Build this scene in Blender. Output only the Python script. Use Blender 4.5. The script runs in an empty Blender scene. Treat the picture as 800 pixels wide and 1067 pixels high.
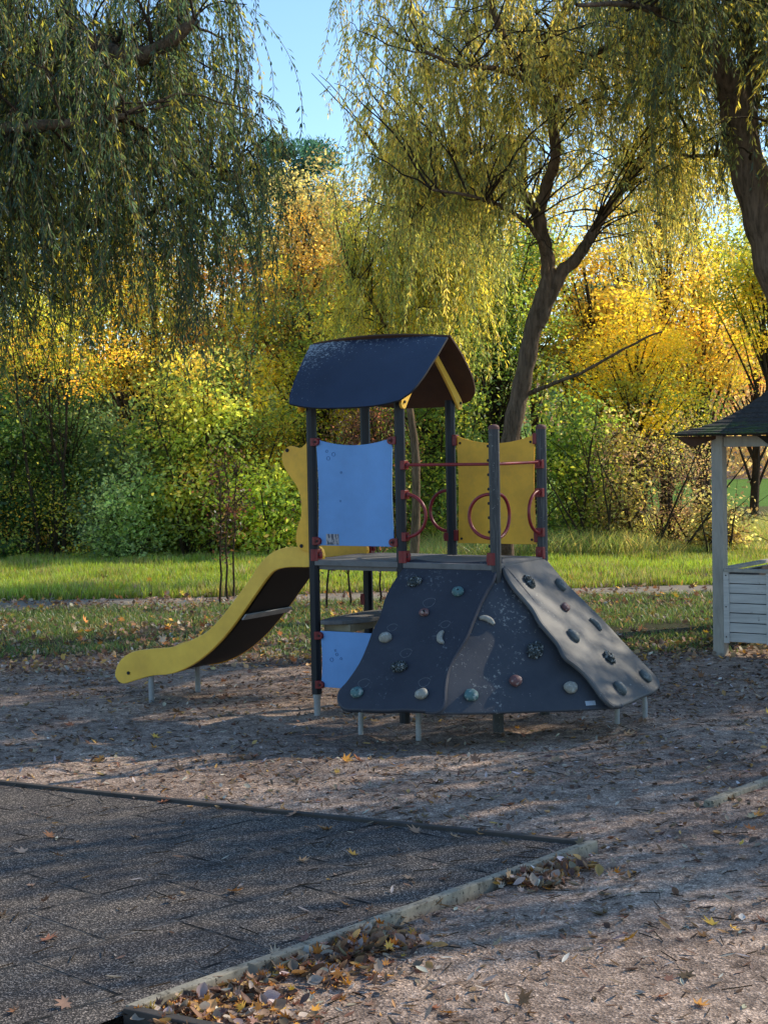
import bpy, bmesh, math, random
import numpy as np
from mathutils import Vector, Matrix, noise as mnoise

random.seed(7)
rng = np.random.default_rng(11)
SC = bpy.context.scene
COL = SC.collection
R = math.radians

# ------------------------------------------------------------------ camera model (used for the layout of the place)
FPX, PITCH, ROLL, YAW, EYE = 1683.1, .0427, .0189, -.5417, 1.75
ORG = np.array([-.4516, 10.3004])
UA = np.array([math.cos(YAW), math.sin(YAW)])
VA = np.array([-math.sin(YAW), math.cos(YAW)])

def ray(X, Y):
    du, dv = X - 400, Y - 533.5
    cr, sr = math.cos(ROLL), math.sin(ROLL)
    u, v = du * cr - dv * sr, du * sr + dv * cr
    c, s = math.cos(PITCH), math.sin(PITCH)
    return np.array([u / FPX, c - (v / FPX) * s, -s - (v / FPX) * c])

def gnd(X, Y, z=0.0):
    d = ray(X, Y); t = (z - EYE) / d[2]
    return np.array([d[0] * t, d[1] * t, z])

def at(X, Y, D):
    d = ray(X, Y); t = D / d[1]
    return np.array([d[0] * t, D, EYE + d[2] * t])

def local(P):
    q = np.array(P[:2]) - ORG
    return (float(q @ UA), float(q @ VA), float(P[2]))

def on_a(X, Y, a):
    d = ray(X, Y); t = (a + ORG @ UA) / (d[:2] @ UA)
    return local((d[0] * t, d[1] * t, EYE + d[2] * t))

def on_b(X, Y, b):
    d = ray(X, Y); t = (b + ORG @ VA) / (d[:2] @ VA)
    return local((d[0] * t, d[1] * t, EYE + d[2] * t))

def on_plane(X, Y, P0, N):                      # plane in tower coordinates
    d = ray(X, Y)
    dl = np.array([d[:2] @ UA, d[:2] @ VA, d[2]])
    o = np.array([-ORG @ UA, -ORG @ VA, EYE])
    t = ((np.array(P0) - o) @ np.array(N)) / (dl @ np.array(N))
    return o + dl * t

# ------------------------------------------------------------------ materials
def new_mat(name):
    m = bpy.data.materials.new(name); m.use_nodes = True
    nt = m.node_tree; b = nt.nodes['Principled BSDF']
    return m, nt, b

def N(nt, typ, **kw):
    n = nt.nodes.new(typ)
    for k, v in kw.items():
        if k.startswith('i_'):
            key = k[2:]
            n.inputs[int(key) if key.isdigit() else key.replace('_', ' ')].default_value = v
        else:
            setattr(n, k, v)
    return n

def L(nt, a, b): nt.links.new(a, b)

def c4(c): return (c[0], c[1], c[2], 1.0)

def noise_node(nt, scale, detail=6, rough=.6, coord=None, vec_scale=None):
    tc = N(nt, 'ShaderNodeTexCoord')
    src = tc.outputs['Object']
    if vec_scale:
        mp = N(nt, 'ShaderNodeMapping'); mp.inputs['Scale'].default_value = vec_scale
        L(nt, src, mp.inputs['Vector']); src = mp.outputs['Vector']
    n = N(nt, 'ShaderNodeTexNoise'); n.inputs['Scale'].default_value = scale
    n.inputs['Detail'].default_value = detail; n.inputs['Roughness'].default_value = rough
    L(nt, src, n.inputs['Vector'])
    return n

def ramp(nt, src, stops):
    r = N(nt, 'ShaderNodeValToRGB')
    el = r.color_ramp.elements
    el[0].position, el[0].color = stops[0][0], c4(stops[0][1])
    el[1].position, el[1].color = stops[-1][0], c4(stops[-1][1])
    for p, c in stops[1:-1]:
        e = el.new(p); e.color = c4(c)
    L(nt, src, r.inputs['Fac'])
    return r

def mixc(nt, fac, a, b, mode='MIX'):
    m = N(nt, 'ShaderNodeMix', data_type='RGBA', blend_type=mode)
    for s, v in ((m.inputs[0], fac), (m.inputs[6], a), (m.inputs[7], b)):
        if hasattr(v, 'links'): L(nt, v, s)
        else: s.default_value = c4(v) if isinstance(v, tuple) else v
    return m.outputs[2]

def bump(nt, b, src, strength=.3, dist=.01, prev=None):
    n = N(nt, 'ShaderNodeBump'); n.inputs['Strength'].default_value = strength
    n.inputs['Distance'].default_value = dist
    L(nt, src, n.inputs['Height'])
    if prev is not None: L(nt, prev.outputs['Normal'], n.inputs['Normal'])
    L(nt, n.outputs['Normal'], b.inputs['Normal'])
    return n

def painted(name, base, rough=.45, dirt=(.05, .045, .04), amount=.35, scale=5, specks=None, speck_lo=.62, speck_scale=30, stretch=None, spec=.4):
    """Weathered paint or plastic: base colour, broad fading, dirt in blotches, optional chips."""
    m, nt, b = new_mat(name)
    n1 = noise_node(nt, scale, 7, .65, vec_scale=stretch)
    fade = ramp(nt, n1.outputs['Fac'], [(.3, tuple(x * .78 for x in base)), (.7, tuple(min(1, x * 1.15) for x in base))])
    n2 = noise_node(nt, scale * 2.7, 9, .72, vec_scale=stretch)
    f2 = ramp(nt, n2.outputs['Fac'], [(.48, (0, 0, 0)), (.75, (1, 1, 1))])
    mul = N(nt, 'ShaderNodeMath', operation='MULTIPLY'); mul.inputs[1].default_value = amount
    L(nt, f2.outputs['Color'], mul.inputs[0])
    col = mixc(nt, mul.outputs[0], fade.outputs['Color'], dirt)
    if specks:
        n3 = noise_node(nt, speck_scale, 5, .7)
        f3 = ramp(nt, n3.outputs['Fac'], [(speck_lo, (0, 0, 0)), (speck_lo + .02, (1, 1, 1))])
        col = mixc(nt, f3.outputs['Color'], col, specks)
    L(nt, col, b.inputs['Base Color'])
    b.inputs['Roughness'].default_value = rough
    b.inputs['Specular IOR Level'].default_value = spec
    bump(nt, b, n2.outputs['Fac'], .15, .004)
    return m

def leaf_material(name, trans=.45, gloss=.06, gain=1.0):
    m = bpy.data.materials.new(name); m.use_nodes = True
    nt = m.node_tree; nt.nodes.clear()
    out = N(nt, 'ShaderNodeOutputMaterial')
    at_ = N(nt, 'ShaderNodeAttribute', attribute_name='tint')
    d = N(nt, 'ShaderNodeBsdfDiffuse'); t = N(nt, 'ShaderNodeBsdfTranslucent')
    g = N(nt, 'ShaderNodeBsdfGlossy'); g.inputs['Roughness'].default_value = .45
    g.inputs['Color'].default_value = (.8, .85, .9, 1)
    hs = N(nt, 'ShaderNodeHueSaturation'); hs.inputs['Saturation'].default_value = 1.08; hs.inputs['Value'].default_value = 1.5
    L(nt, at_.outputs['Color'], hs.inputs['Color'])
    hd = N(nt, 'ShaderNodeHueSaturation'); hd.inputs['Value'].default_value = gain; L(nt, at_.outputs['Color'], hd.inputs['Color']); hs.inputs['Value'].default_value = gain * 1.6
    L(nt, hd.outputs[0], d.inputs['Color']); L(nt, hs.outputs['Color'], t.inputs['Color'])
    m1 = N(nt, 'ShaderNodeMixShader'); m1.inputs[0].default_value = trans
    L(nt, d.outputs[0], m1.inputs[1]); L(nt, t.outputs[0], m1.inputs[2])
    m2 = N(nt, 'ShaderNodeMixShader'); m2.inputs[0].default_value = gloss
    L(nt, m1.outputs[0], m2.inputs[1]); L(nt, g.outputs[0], m2.inputs[2])
    L(nt, m2.outputs[0], out.inputs['Surface'])
    return m

def bark_material(name, dark, light, scale=9):
    m, nt, b = new_mat(name)
    n1 = noise_node(nt, scale, 8, .7, vec_scale=(3.2, 3.2, .55))
    n2 = noise_node(nt, 1.6, 4, .6)
    c = ramp(nt, n1.outputs['Fac'], [(.36, dark), (.62, light)])
    col = mixc(nt, .35, c.outputs['Color'], ramp(nt, n2.outputs['Fac'], [(.3, (.03, .035, .015)), (.7, light)]).outputs['Color'])
    L(nt, col, b.inputs['Base Color']); b.inputs['Roughness'].default_value = .95
    b.inputs['Specular IOR Level'].default_value = .1
    bump(nt, b, n1.outputs['Fac'], 1.0, .05)
    return m

M_LEAF = leaf_material('foliage', .62, .03, 2.7)
M_LITTER = leaf_material('dry_leaf', .12, .008, 1.5)
M_GRASS = leaf_material('grass_blade', .45, .05, 1.7)
M_BARK = bark_material('willow_bark', (.055, .038, .026), (.3, .205, .135))
M_TWIG = bark_material('twig_bark', (.03, .02, .014), (.13, .09, .06), 30)
M_POST = painted('post_dark', (.007, .009, .014), .5, (.025, .025, .025), .3, 7, (.1, .1, .1), .72, 60, stretch=(1, 1, .3))
M_POSTWORN = painted('post_worn', (.045, .045, .045), .6, (.2, .19, .165), .8, 9, (.26, .25, .22), .64, 55, stretch=(5, 5, .25))
M_RED = painted('red_plastic', (.2, .014, .016), .4, (.07, .02, .015), .4, 12)
M_REDTUBE = painted('red_tube', (.24, .02, .022), .35, (.12, .03, .03), .4, 9)
M_BLUE = painted('blue_panel', (.145, .325, .63), .5, (.16, .28, .48), .22, 1.3)
M_YEL = painted('yellow_panel', (.9, .45, .035), .5, (.42, .22, .05), .35, 4)
M_YELCLEAN = painted('yellow_slide_side', (.95, .53, .065), .42, (.62, .33, .06), .3, 3.2)
M_BLACK = painted('black_chute', (.003, .003, .0035), .7, (.006, .006, .006), .5, 4)
M_GALV = painted('galvanised_steel', (.33, .33, .32), .5, (.15, .14, .13), .5, 14)
M_DECK = painted('grey_deck', (.17, .16, .15), .8, (.07, .06, .05), .5, 7, stretch=(1, 5, 1))
M_BROWN = painted('brown_underside', (.085, .038, .018), .7, (.04, .02, .012), .5, 6)
M_CAP = painted('brown_cap', (.14, .06, .05), .7, (.06, .035, .03), .5, 20)
M_DARKTRIM = painted('dark_trim', (.015, .015, .017), .8)

def roof_blue():
    m, nt, b = new_mat('blue_roof_skin')
    n1 = noise_node(nt, 3, 7, .65)
    base = ramp(nt, n1.outputs['Fac'], [(.3, (.016, .024, .045)), (.7, (.027, .04, .074))])
    # worn flecks, denser towards the ridge and the left end
    tc = N(nt, 'ShaderNodeTexCoord'); sp = N(nt, 'ShaderNodeSeparateXYZ'); L(nt, tc.outputs['Object'], sp.inputs[0])
    mz = N(nt, 'ShaderNodeMapRange'); L(nt, sp.outputs['Z'], mz.inputs[0])
    mz.inputs[1].default_value = 2.2; mz.inputs[2].default_value = 2.42; mz.inputs[3].default_value = 0; mz.inputs[4].default_value = .13
    mx = N(nt, 'ShaderNodeMapRange'); L(nt, sp.outputs['X'], mx.inputs[0])
    mx.inputs[1].default_value = .25; mx.inputs[2].default_value = -.2; mx.inputs[3].default_value = -.03; mx.inputs[4].default_value = .12
    n2 = noise_node(nt, 55, 6, .75)
    ad = N(nt, 'ShaderNodeMath', operation='ADD'); L(nt, mz.outputs[0], ad.inputs[0]); L(nt, mx.outputs[0], ad.inputs[1])
    ad2 = N(nt, 'ShaderNodeMath', operation='ADD'); L(nt, ad.outputs[0], ad2.inputs[0]); L(nt, n2.outputs['Fac'], ad2.inputs[1])
    f = ramp(nt, ad2.outputs[0], [(.68, (0, 0, 0)), (.71, (1, 1, 1))])
    col = mixc(nt, f.outputs['Color'], base.outputs['Color'], (.3, .32, .33))
    L(nt, col, b.inputs['Base Color']); b.inputs['Roughness'].default_value = .38
    bump(nt, b, n1.outputs['Fac'], .2, .006)
    return m
M_ROOF = roof_blue()

def wall_mat(name, c1, c2, chips, lo):
    m, nt, b = new_mat(name)
    n1 = noise_node(nt, 2.2, 8, .62)
    base = ramp(nt, n1.outputs['Fac'], [(.3, c1), (.68, c2)])
    n2 = noise_node(nt, 42, 7, .75)
    nb = noise_node(nt, 3.1, 3, .5)
    ad = N(nt, 'ShaderNodeMath', operation='MULTIPLY_ADD'); L(nt, nb.outputs['Fac'], ad.inputs[0]); ad.inputs[1].default_value = .45
    L(nt, n2.outputs['Fac'], ad.inputs[2])
    f = ramp(nt, ad.outputs[0], [(lo, (0, 0, 0)), (lo + .03, (1, 1, 1))])
    col = mixc(nt, f.outputs['Color'], base.outputs['Color'], chips)
    n3 = noise_node(nt, 9, 5, .8, vec_scale=(1, 1, 1))
    wet = ramp(nt, n3.outputs['Fac'], [(.58, (0, 0, 0)), (.72, (1, 1, 1))])
    mu = N(nt, 'ShaderNodeMath', operation='MULTIPLY'); mu.inputs[1].default_value = .35; L(nt, wet.outputs['Color'], mu.inputs[0])
    col = mixc(nt, mu.outputs[0], col, tuple(x * .4 for x in c1))
    L(nt, col, b.inputs['Base Color'])
    b.inputs['Roughness'].default_value = .55; b.inputs['Specular IOR Level'].default_value = .35
    bb = bump(nt, b, n1.outputs['Fac'], .3, .014)
    bump(nt, b, n2.outputs['Fac'], .12, .003, bb)
    return m
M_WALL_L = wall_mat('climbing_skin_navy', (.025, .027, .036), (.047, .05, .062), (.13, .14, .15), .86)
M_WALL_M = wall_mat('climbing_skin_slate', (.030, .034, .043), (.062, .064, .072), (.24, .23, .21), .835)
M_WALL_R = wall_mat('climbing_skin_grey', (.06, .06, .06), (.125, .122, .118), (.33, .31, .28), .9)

def hold_mat(name, c, chip): return painted(name, c, .6, (.05, .05, .045), .5, 22, chip, .56, 40)
M_H_BEIGE = hold_mat('hold_beige', (.3, .28, .23), (.42, .41, .36))
M_H_TEAL = hold_mat('hold_teal', (.08, .17, .17), (.3, .34, .31))
M_H_RED = hold_mat('hold_red', (.16, .07, .065), (.33, .25, .22))
M_H_DARK = hold_mat('hold_dark', (.035, .045, .045), (.32, .33, .31))
M_H_GREY = hold_mat('hold_grey', (.11, .125, .12), (.22, .22, .2))

# ------------------------------------------------------------------ mesh helpers
def link(o, parent=None):
    COL.objects.link(o)
    if parent is not None: o.parent = parent
    return o

def tag(o, label=None, cat=None, group=None, kind=None):
    if label: o['label'] = label
    if cat: o['category'] = cat
    if group: o['group'] = group
    if kind: o['kind'] = kind
    return o

def empty(name, loc, rz=0, **kw):
    o = bpy.data.objects.new(name, None); link(o)
    o.location = loc; o.rotation_euler = (0, 0, rz); o.empty_display_size = .3
    return tag(o, **kw)

def mesh_np(name, V, F, mat, parent=None, tint=None, smooth=False):
    """V (n,3), F (m,k) -> one mesh object; tint (m,3) stored per face."""
    me = bpy.data.meshes.new(name)
    V = np.asarray(V, np.float32); F = np.asarray(F, np.int32)
    m, k = F.shape
    me.vertices.add(len(V)); me.vertices.foreach_set('co', V.ravel())
    me.loops.add(m * k); me.loops.foreach_set('vertex_index', F.ravel())
    me.polygons.add(m)
    me.polygons.foreach_set('loop_start', np.arange(0, m * k, k, dtype=np.int32))
    me.polygons.foreach_set('loop_total', np.full(m, k, np.int32))
    if smooth: me.polygons.foreach_set('use_smooth', np.ones(m, bool))
    me.update(calc_edges=True)
    if tint is not None:
        a = me.attributes.new('tint', 'FLOAT_COLOR', 'FACE')
        t = np.ones((m, 4), np.float32); t[:, :3] = tint
        a.data.foreach_set('color', t.ravel())
    me.materials.append(mat)
    o = bpy.data.objects.new(name, me)
    return link(o, parent)

def bm_obj(name, bm, mat, parent=None, smooth=False, bevel=0, segs=2, angle=30):
    bmesh.ops.recalc_face_normals(bm, faces=bm.faces[:])
    me = bpy.data.meshes.new(name); bm.to_mesh(me); bm.free()
    mats = mat if isinstance(mat, (list, tuple)) else [mat]
    for x in mats: me.materials.append(x)
    if smooth:
        me.polygons.foreach_set('use_smooth', np.ones(len(me.polygons), bool))
        me.set_sharp_from_angle(angle=R(40)) if hasattr(me, 'set_sharp_from_angle') else None
    o = bpy.data.objects.new(name, me)
    if bevel:
        md = o.modifiers.new('bevel', 'BEVEL'); md.width = bevel; md.segments = segs; md.limit_method = 'ANGLE'; md.angle_limit = R(angle)
    return link(o, parent)

def add_box(bm, c, s, M=None):
    """box centred at c with full size s, optional 3x3/4x4 rotation about its centre"""
    T = Matrix.Translation(Vector(c))
    if M is not None: T = T @ M.to_4x4()
    return bmesh.ops.create_cube(bm, size=1, matrix=T @ Matrix.Diagonal((s[0], s[1], s[2], 1)))['verts']

def add_cyl(bm, p0, p1, r0, r1=None, seg=14, caps=True):
    p0, p1 = Vector(p0), Vector(p1); d = p1 - p0
    q = d.to_track_quat('Z', 'Y').to_matrix().to_4x4()
    return bmesh.ops.create_cone(bm, cap_ends=caps, segments=seg, radius1=r0, radius2=r0 if r1 is None else r1, depth=d.length,
                                 matrix=Matrix.Translation((p0 + p1) / 2) @ q)['verts']

def add_ball(bm, c, r, scale=(1, 1, 1), M=None, seg=12, rings=8):
    T = Matrix.Translation(Vector(c))
    if M is not None: T = T @ M.to_4x4()
    return bmesh.ops.create_uvsphere(bm, u_segments=seg, v_segments=rings, radius=r, matrix=T @ Matrix.Diagonal((*scale, 1)))['verts']

def add_tube(bm, pts, r, seg=10):
    pts = [Vector(p) for p in pts]; rs = r if isinstance(r, (list, tuple)) else [r] * len(pts)
    rings = []; up = Vector((0, 0, 1)); prev = None
    for i, p in enumerate(pts):
        t = (pts[min(i + 1, len(pts) - 1)] - pts[max(i - 1, 0)]).normalized()
        if prev is None:
            a = t.cross(up); a = t.cross(Vector((1, 0, 0))) if a.length < .05 else a
            a.normalize()
        else:
            a = (prev - t * prev.dot(t)).normalized()
        prev = a; b = t.cross(a)
        rings.append([bm.verts.new(p + (a * math.cos(k * 2 * math.pi / seg) + b * math.sin(k * 2 * math.pi / seg)) * rs[i]) for k in range(seg)])
    for i in range(len(rings) - 1):
        for k in range(seg):
            bm.faces.new((rings[i][k], rings[i][(k + 1) % seg], rings[i + 1][(k + 1) % seg], rings[i + 1][k]))
    bm.faces.new(rings[0][::-1]); bm.faces.new(rings[-1])

def catmull(pts, n=5, closed=True):
    out = []; m = len(pts)
    rngi = range(m) if closed else range(m - 1)
    for i in rngi:
        P = [np.array(pts[(i + k) % m] if closed else pts[min(max(i + k, 0), m - 1)], float) for k in (-1, 0, 1, 2)]
        for j in range(n):
            t = j / n
            out.append(.5 * ((2 * P[1]) + (-P[0] + P[2]) * t + (2 * P[0] - 5 * P[1] + 4 * P[2] - P[3]) * t * t + (-P[0] + 3 * P[1] - 3 * P[2] + P[3]) * t ** 3))
    if not closed: out.append(np.array(pts[-1], float))
    return out

def add_plate(bm, pts3, nrm, th, mi=(0, 0, 0)):
    """solid plate: outline pts3 (3-D, planar), extruded by th along nrm; material index for (outer, inner, rim)"""
    n = Vector(nrm).normalized() * th
    top = [bm.verts.new(Vector(p) + n) for p in pts3]; bot = [bm.verts.new(Vector(p)) for p in pts3]
    f = bm.faces.new(top); f.material_index = mi[0]
    f = bm.faces.new(bot[::-1]); f.material_index = mi[1]
    k = len(pts3)
    for i in range(k):
        f = bm.faces.new((bot[i], bot[(i + 1) % k], top[(i + 1) % k], top[i])); f.material_index = mi[2]

# ================================================================== PLAY TOWER
TW = empty('play_tower', (ORG[0], ORG[1], 0), YAW, label='playground tower with navy gable roof, yellow slide and dark climbing wall', cat='play structure')
S = .65
PR = .033
def post(a, b, z0, z1, mat, cap=False, foot=True, label=None):
    bm = bmesh.new()
    # ribbed octagonal extrusion
    seg = 16; rings = []
    for z in (z0, z1):
        rings.append([bm.verts.new((a + math.cos((k + .5) * 2 * math.pi / seg) * PR * (1 if k % 2 else .93), b + math.sin((k + .5) * 2 * math.pi / seg) * PR * (1 if k % 2 else .93), z)) for k in range(seg)])
    for k in range(seg): bm.faces.new((rings[0][k], rings[0][(k + 1) % seg], rings[1][(k + 1) % seg], rings[1][k]))
    bm.faces.new(rings[0][::-1]); bm.faces.new(rings[1])
    o = bm_obj('post', bm, mat, TW)
    if label: o['label'] = label
    if cap:
        bm = bmesh.new(); add_ball(bm, (a, b, z1), .033, (1, 1, .55)); add_cyl(bm, (a, b, z1 - .012), (a, b, z1 + .001), .0345)
        bm_obj('cap', bm, M_CAP, o, True)
    if foot:
        bm = bmesh.new(); add_cyl(bm, (a, b, -.06), (a, b, z0 + .05), .021); add_cyl(bm, (a, b, z0 - .03), (a, b, z0 + .0), .026)
        bm_obj('foot', bm, M_GALV, o, True)
    return o

P_FL = post(0, 0, .15, 1.99, M_POST)
P_FR = post(S, 0, -.05, 2.02, M_POST)
P_FR2 = post(2 * S, 0, -.05, 1.832, M_POSTWORN, True, label='worn grey post with a domed cap')
P_BR2 = post(2 * S, S, -.05, 1.832, M_POSTWORN, True, label='worn grey post with a domed cap')
P_BR = post(S, S, -.05, 2.02, M_POST)
P_BL = post(0, S, -.05, 2.0, M_POST)

# platform
HP = 1.0186
bm = bmesh.new(); add_box(bm, (S / 2 - .002, S / 2, HP - .022), (S + .04, S + .05, .036)); add_box(bm, (S / 2, S / 2 - .31, HP - .05), (S - .07, .03, .035)); add_box(bm, (S / 2, S / 2 + .31, HP - .05), (S - .07, .03, .035))
pl = bm_obj('platform', bm, M_DECK, TW, bevel=.004)
bm = bmesh.new(); add_box(bm, (1.5 * S + .02, S / 2, HP - .024), (S + .0, S + .05, .036))
bm_obj('platform', bm, M_DECK, TW, bevel=.004)
# half round counter below the platform, with the pale rim under it
bm = bmesh.new()
out = [(.03, .02), (.16, .01), (.24, .12), (.3, .3), (.28, .5), (.2, .62), (.03, .64)]
pts = [(p[0], p[1], .60) for p in catmull([(x, y, 0) for x, y in out], 4)]
add_plate(bm, pts, (0, 0, 1), .028)
ct = bm_obj('play_counter', bm, M_DECK, TW, bevel=.006)
bm = bmesh.new(); add_box(bm, (.12, .34, .573), (.2, .55, .05)); bm_obj('rim', bm, painted('pale_wood', (.3, .24, .15), .8), ct, bevel=.004)
# small shelf seen between the post and the wall
bm = bmesh.new(); add_box(bm, (.42, S + .1, .83), (.2, .2, .035)); sh = bm_obj('step', bm, M_DECK, TW, bevel=.006)
bm = bmesh.new(); add_box(bm, (.42, S + .1, .79), (.17, .17, .045)); bm_obj('rim', bm, M_DARKTRIM, sh)
bm = bmesh.new(); add_box(bm, (.42, S + .22, .42), (.2, .2, .035)); bm_obj('step', bm, M_DECK, TW, bevel=.006)
bm = bmesh.new(); add_box(bm, (.33, S + .17, .5), (.025, .25, .98)); add_box(bm, (.51, S + .17, .5), (.025, .25, .98)); bm_obj('step_frame', bm, M_POST, TW)

def bracket(a, b, z, dirn, parent, size=.03):
    """red corner clamp with a bolt; dirn = unit direction along the panel"""
    d = Vector(dirn); bm = bmesh.new()
    n = Vector((0, 0, 1)).cross(d)
    c = Vector((a, b, z)) + d * .035
    add_box(bm, Vector((a, b, z)) + d * .028, (.035, .05, size * 1.7) if abs(d.x) > .5 else (.05, .035, size * 1.7))
    add_cyl(bm, c + d * .014 - n * .025, c + d * .014 + n * .025, .024, seg=16)
    o = bm_obj('bracket', bm, M_RED, parent, True, bevel=.003)
    bm = bmesh.new(); add_cyl(bm, c + d * .014 - n * .031, c + d * .014 + n * .031, .007, seg=8); bm_obj('bolt', bm, M_DARKTRIM, parent)
    return o

def panel(a0, a1, b, z0, z1, sag, mat, th=.012):
    bm = bmesh.new(); pts = []
    k = 14
    for i in range(k + 1):
        t = i / k; pts.append((a0 + (a1 - a0) * t, b, z1 - sag * math.sin(math.pi * t) ** .8))
    inset = .012
    for i in range(k + 1):
        t = i / k; pts.append((a1 - inset * math.sin(math.pi * t), b, z1 + (z0 - z1) * t)) if 0 < i < k else None
    pts.append((a1, b, z0)); pts.append((a0, b, z0))
    for i in range(1, k):
        t = i / k; pts.append((a0 + inset * math.sin(math.pi * t), b, z0 + (z1 - z0) * t))
    pts = [(p[0], b - th / 2, p[2]) for p in pts]
    add_plate(bm, pts, (0, 1, 0), th)
    return bm_obj('panel', bm, mat, TW, bevel=.002)

def ring_mark(a, b, z, r, parent, mat):
    bm = bmesh.new()
    pts = [(a + math.cos(t) * r, b, z + math.sin(t) * r) for t in np.linspace(0, 2 * math.pi, 22)]
    add_tube(bm, pts, .0013, 5)
    bm_obj('engraved_ring', bm, mat, parent)
M_ENG = painted('engraving', (.06, .15, .34), .7)

pb = panel(.043, .607, -.012, 1.107, 1.785, .045, M_BLUE)
pb['label'] = 'light blue square panel with a dipped top edge'
for z in (1.765, 1.135):
    bracket(0, -.012, z, (1, 0, 0), pb); bracket(S, -.012, z, (-1, 0, 0), pb)
for (x, z, r) in ((.115, 1.69, .012), (.155, 1.715, .012), (.105, 1.735, .008), (.21, 1.6, .006), (.2, 1.42, .005)):
    ring_mark(a=x + .02, b=-.0195, z=z - .03, r=r, parent=pb, mat=M_ENG)
# sticker, lower left of the blue panel
m, nt, b_ = new_mat('sticker_print')
br = N(nt, 'ShaderNodeTexNoise'); br.inputs['Scale'].default_value = 70; tc = N(nt, 'ShaderNodeTexCoord'); mp = N(nt, 'ShaderNodeMapping'); mp.inputs['Scale'].default_value = (1.4, 1, .5)
L(nt, tc.outputs['Object'], mp.inputs[0]); L(nt, mp.outputs[0], br.inputs['Vector'])
rp = ramp(nt, br.outputs['Fac'], [(.46, (.06, .07, .1)), (.54, (.36, .33, .33))]); L(nt, rp.outputs[0], b_.inputs['Base Color'])
bm = bmesh.new(); add_box(bm, (.155, -.0192, 1.147), (.095, .0016, .068)); bm_obj('sticker', bm, m, pb)

pb2 = panel(.045, .6, -.012, .2, .56, .0, M_BLUE)
pb2['label'] = 'lower light blue panel partly behind the climbing wall'
for z in (.53, .215): bracket(0, -.012, z, (1, 0, 0), pb2)
for (x, z, r) in ((.13, .41, .012), (.17, .445, .009), (.2, .42, .007), (.16, .47, .006)): ring_mark(x, -.0195, z - .03, r, pb2, M_ENG)

py = panel(S + .045, 2 * S - .04, S, 1.09, 1.79, .055, M_YEL)
py['label'] = 'yellow square panel with a dipped top edge'
for x in (S + .075, 2 * S - .07):
    for z in (1.74, 1.12): bm = bmesh.new(); add_cyl(bm, (x, S - .012, z), (x, S + .012, z), .008, seg=8); bm_obj('bolt', bm, M_DARKTRIM, py)
for z in (1.76, 1.14):
    bm = bmesh.new(); add_box(bm, (S + .038, S, z), (.03, .045, .07)); bm_obj('bracket', bm, M_RED, py, bevel=.004)
    bm = bmesh.new(); add_box(bm, (2 * S - .036, S, z), (.03, .045, .07)); bm_obj('bracket', bm, M_RED, py, bevel=.004)

def clamp(p, a, b, z, h=.07, dirn=(1, 0)):
    bm = bmesh.new()
    if h > .07 and b < .3: add_cyl(bm, (a + dirn[0] * .008, b + dirn[1] * .008, z - h / 2), (a + dirn[0] * .008, b + dirn[1] * .008, z + h / 2), PR + .002, seg=16)
    add_box(bm, (a + dirn[0] * .027, b + dirn[1] * .027 - .002, z), (.036, .052, h) if abs(dirn[0]) > .5 else (.052, .036, h))
    add_cyl(bm, (a + dirn[0] * .05, b + dirn[1] * .05, z - h * .28), (a + dirn[0] * .05, b + dirn[1] * .05, z + h * .28), .013, seg=10)
    bm_obj('clamp', bm, M_RED, p, True, bevel=.002)
    bm = bmesh.new(); add_ball(bm, (a + dirn[0] * .044 - .012 * abs(dirn[1]), b + dirn[1] * .044 - .012 * abs(dirn[0]), z), .0075, seg=8, rings=6); bm_obj('bolt', bm, M_DARKTRIM, p)

# handrail bars across both openings
HB = 1.612
bm = bmesh.new(); add_cyl(bm, (S, 0, HB), (2 * S, 0, HB), .0095); bar = bm_obj('handrail', bm, M_REDTUBE, TW, True)
bm = bmesh.new(); add_cyl(bm, (2 * S, 0, HB), (2 * S, S, HB), .0095); bm_obj('handrail', bm, M_REDTUBE, TW, True)
clampspots = [(P_FR, S, 0, HB, (1, 0)), (P_FR, S, 0, 1.30 + .13, (1, 0)), (P_FR, S, 0, 1.30 - .13, (1, 0)), (P_FR, S, 0, 1.045, (1, 0)),
              (P_FR2, 1.3, 0, 1.045, (-1, 0)), (P_BR2, 1.3, S, 1.6, (0, -1)), (P_BR2, 1.3, S, 1.42, (0, -1)), (P_BR2, 1.3, S, 1.17, (0, -1)), (P_BR2, 1.3, S, 1.04, (0, -1)),
              (P_BL, 0, S, .70, (-1, 0)), (P_BL, 0, S, 1.05, (1, 0)), (P_FL, 0, 0, 1.045, (1, 0)), (P_BR, S, S, 1.13, (-1, 0))]
for p, a, b, z, d in clampspots: clamp(p, a, b, z, .075 if z < 1.1 else .055, d)
# row of bolt nubs up the outer front post
for z in np.linspace(1.12, 1.72, 8):
    bm = bmesh.new(); add_cyl(bm, (1.3 - .045, 0, z), (1.3 - .03, 0, z), .009, seg=8); bm_obj('bolt', bm, M_DARKTRIM, P_FR2)

# D shaped grab handles
def grab(a, b, d, ext=.155):
    bm = bmesh.new(); pts = []
    for t in np.linspace(-90, 90, 22):
        e = .02 + ext * math.cos(R(t)) ** .9 if abs(t) < 89.9 else .02
        pts.append((a + d[0] * e, b + d[1] * e, 1.30 + math.sin(R(t)) * .133))
    add_tube(bm, pts, .0105, 10)
    bm_obj('grab_handle', bm, M_REDTUBE, TW, True)
grab(S, 0, (1, 0)); grab(2 * S, 0, (-1, 0)); grab(2 * S, 0, (0, 1), .17); grab(2 * S, S, (0, -1), .17); grab(S, S, (-1, 0), .14); grab(0, S, (1, 0), .14)

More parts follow.
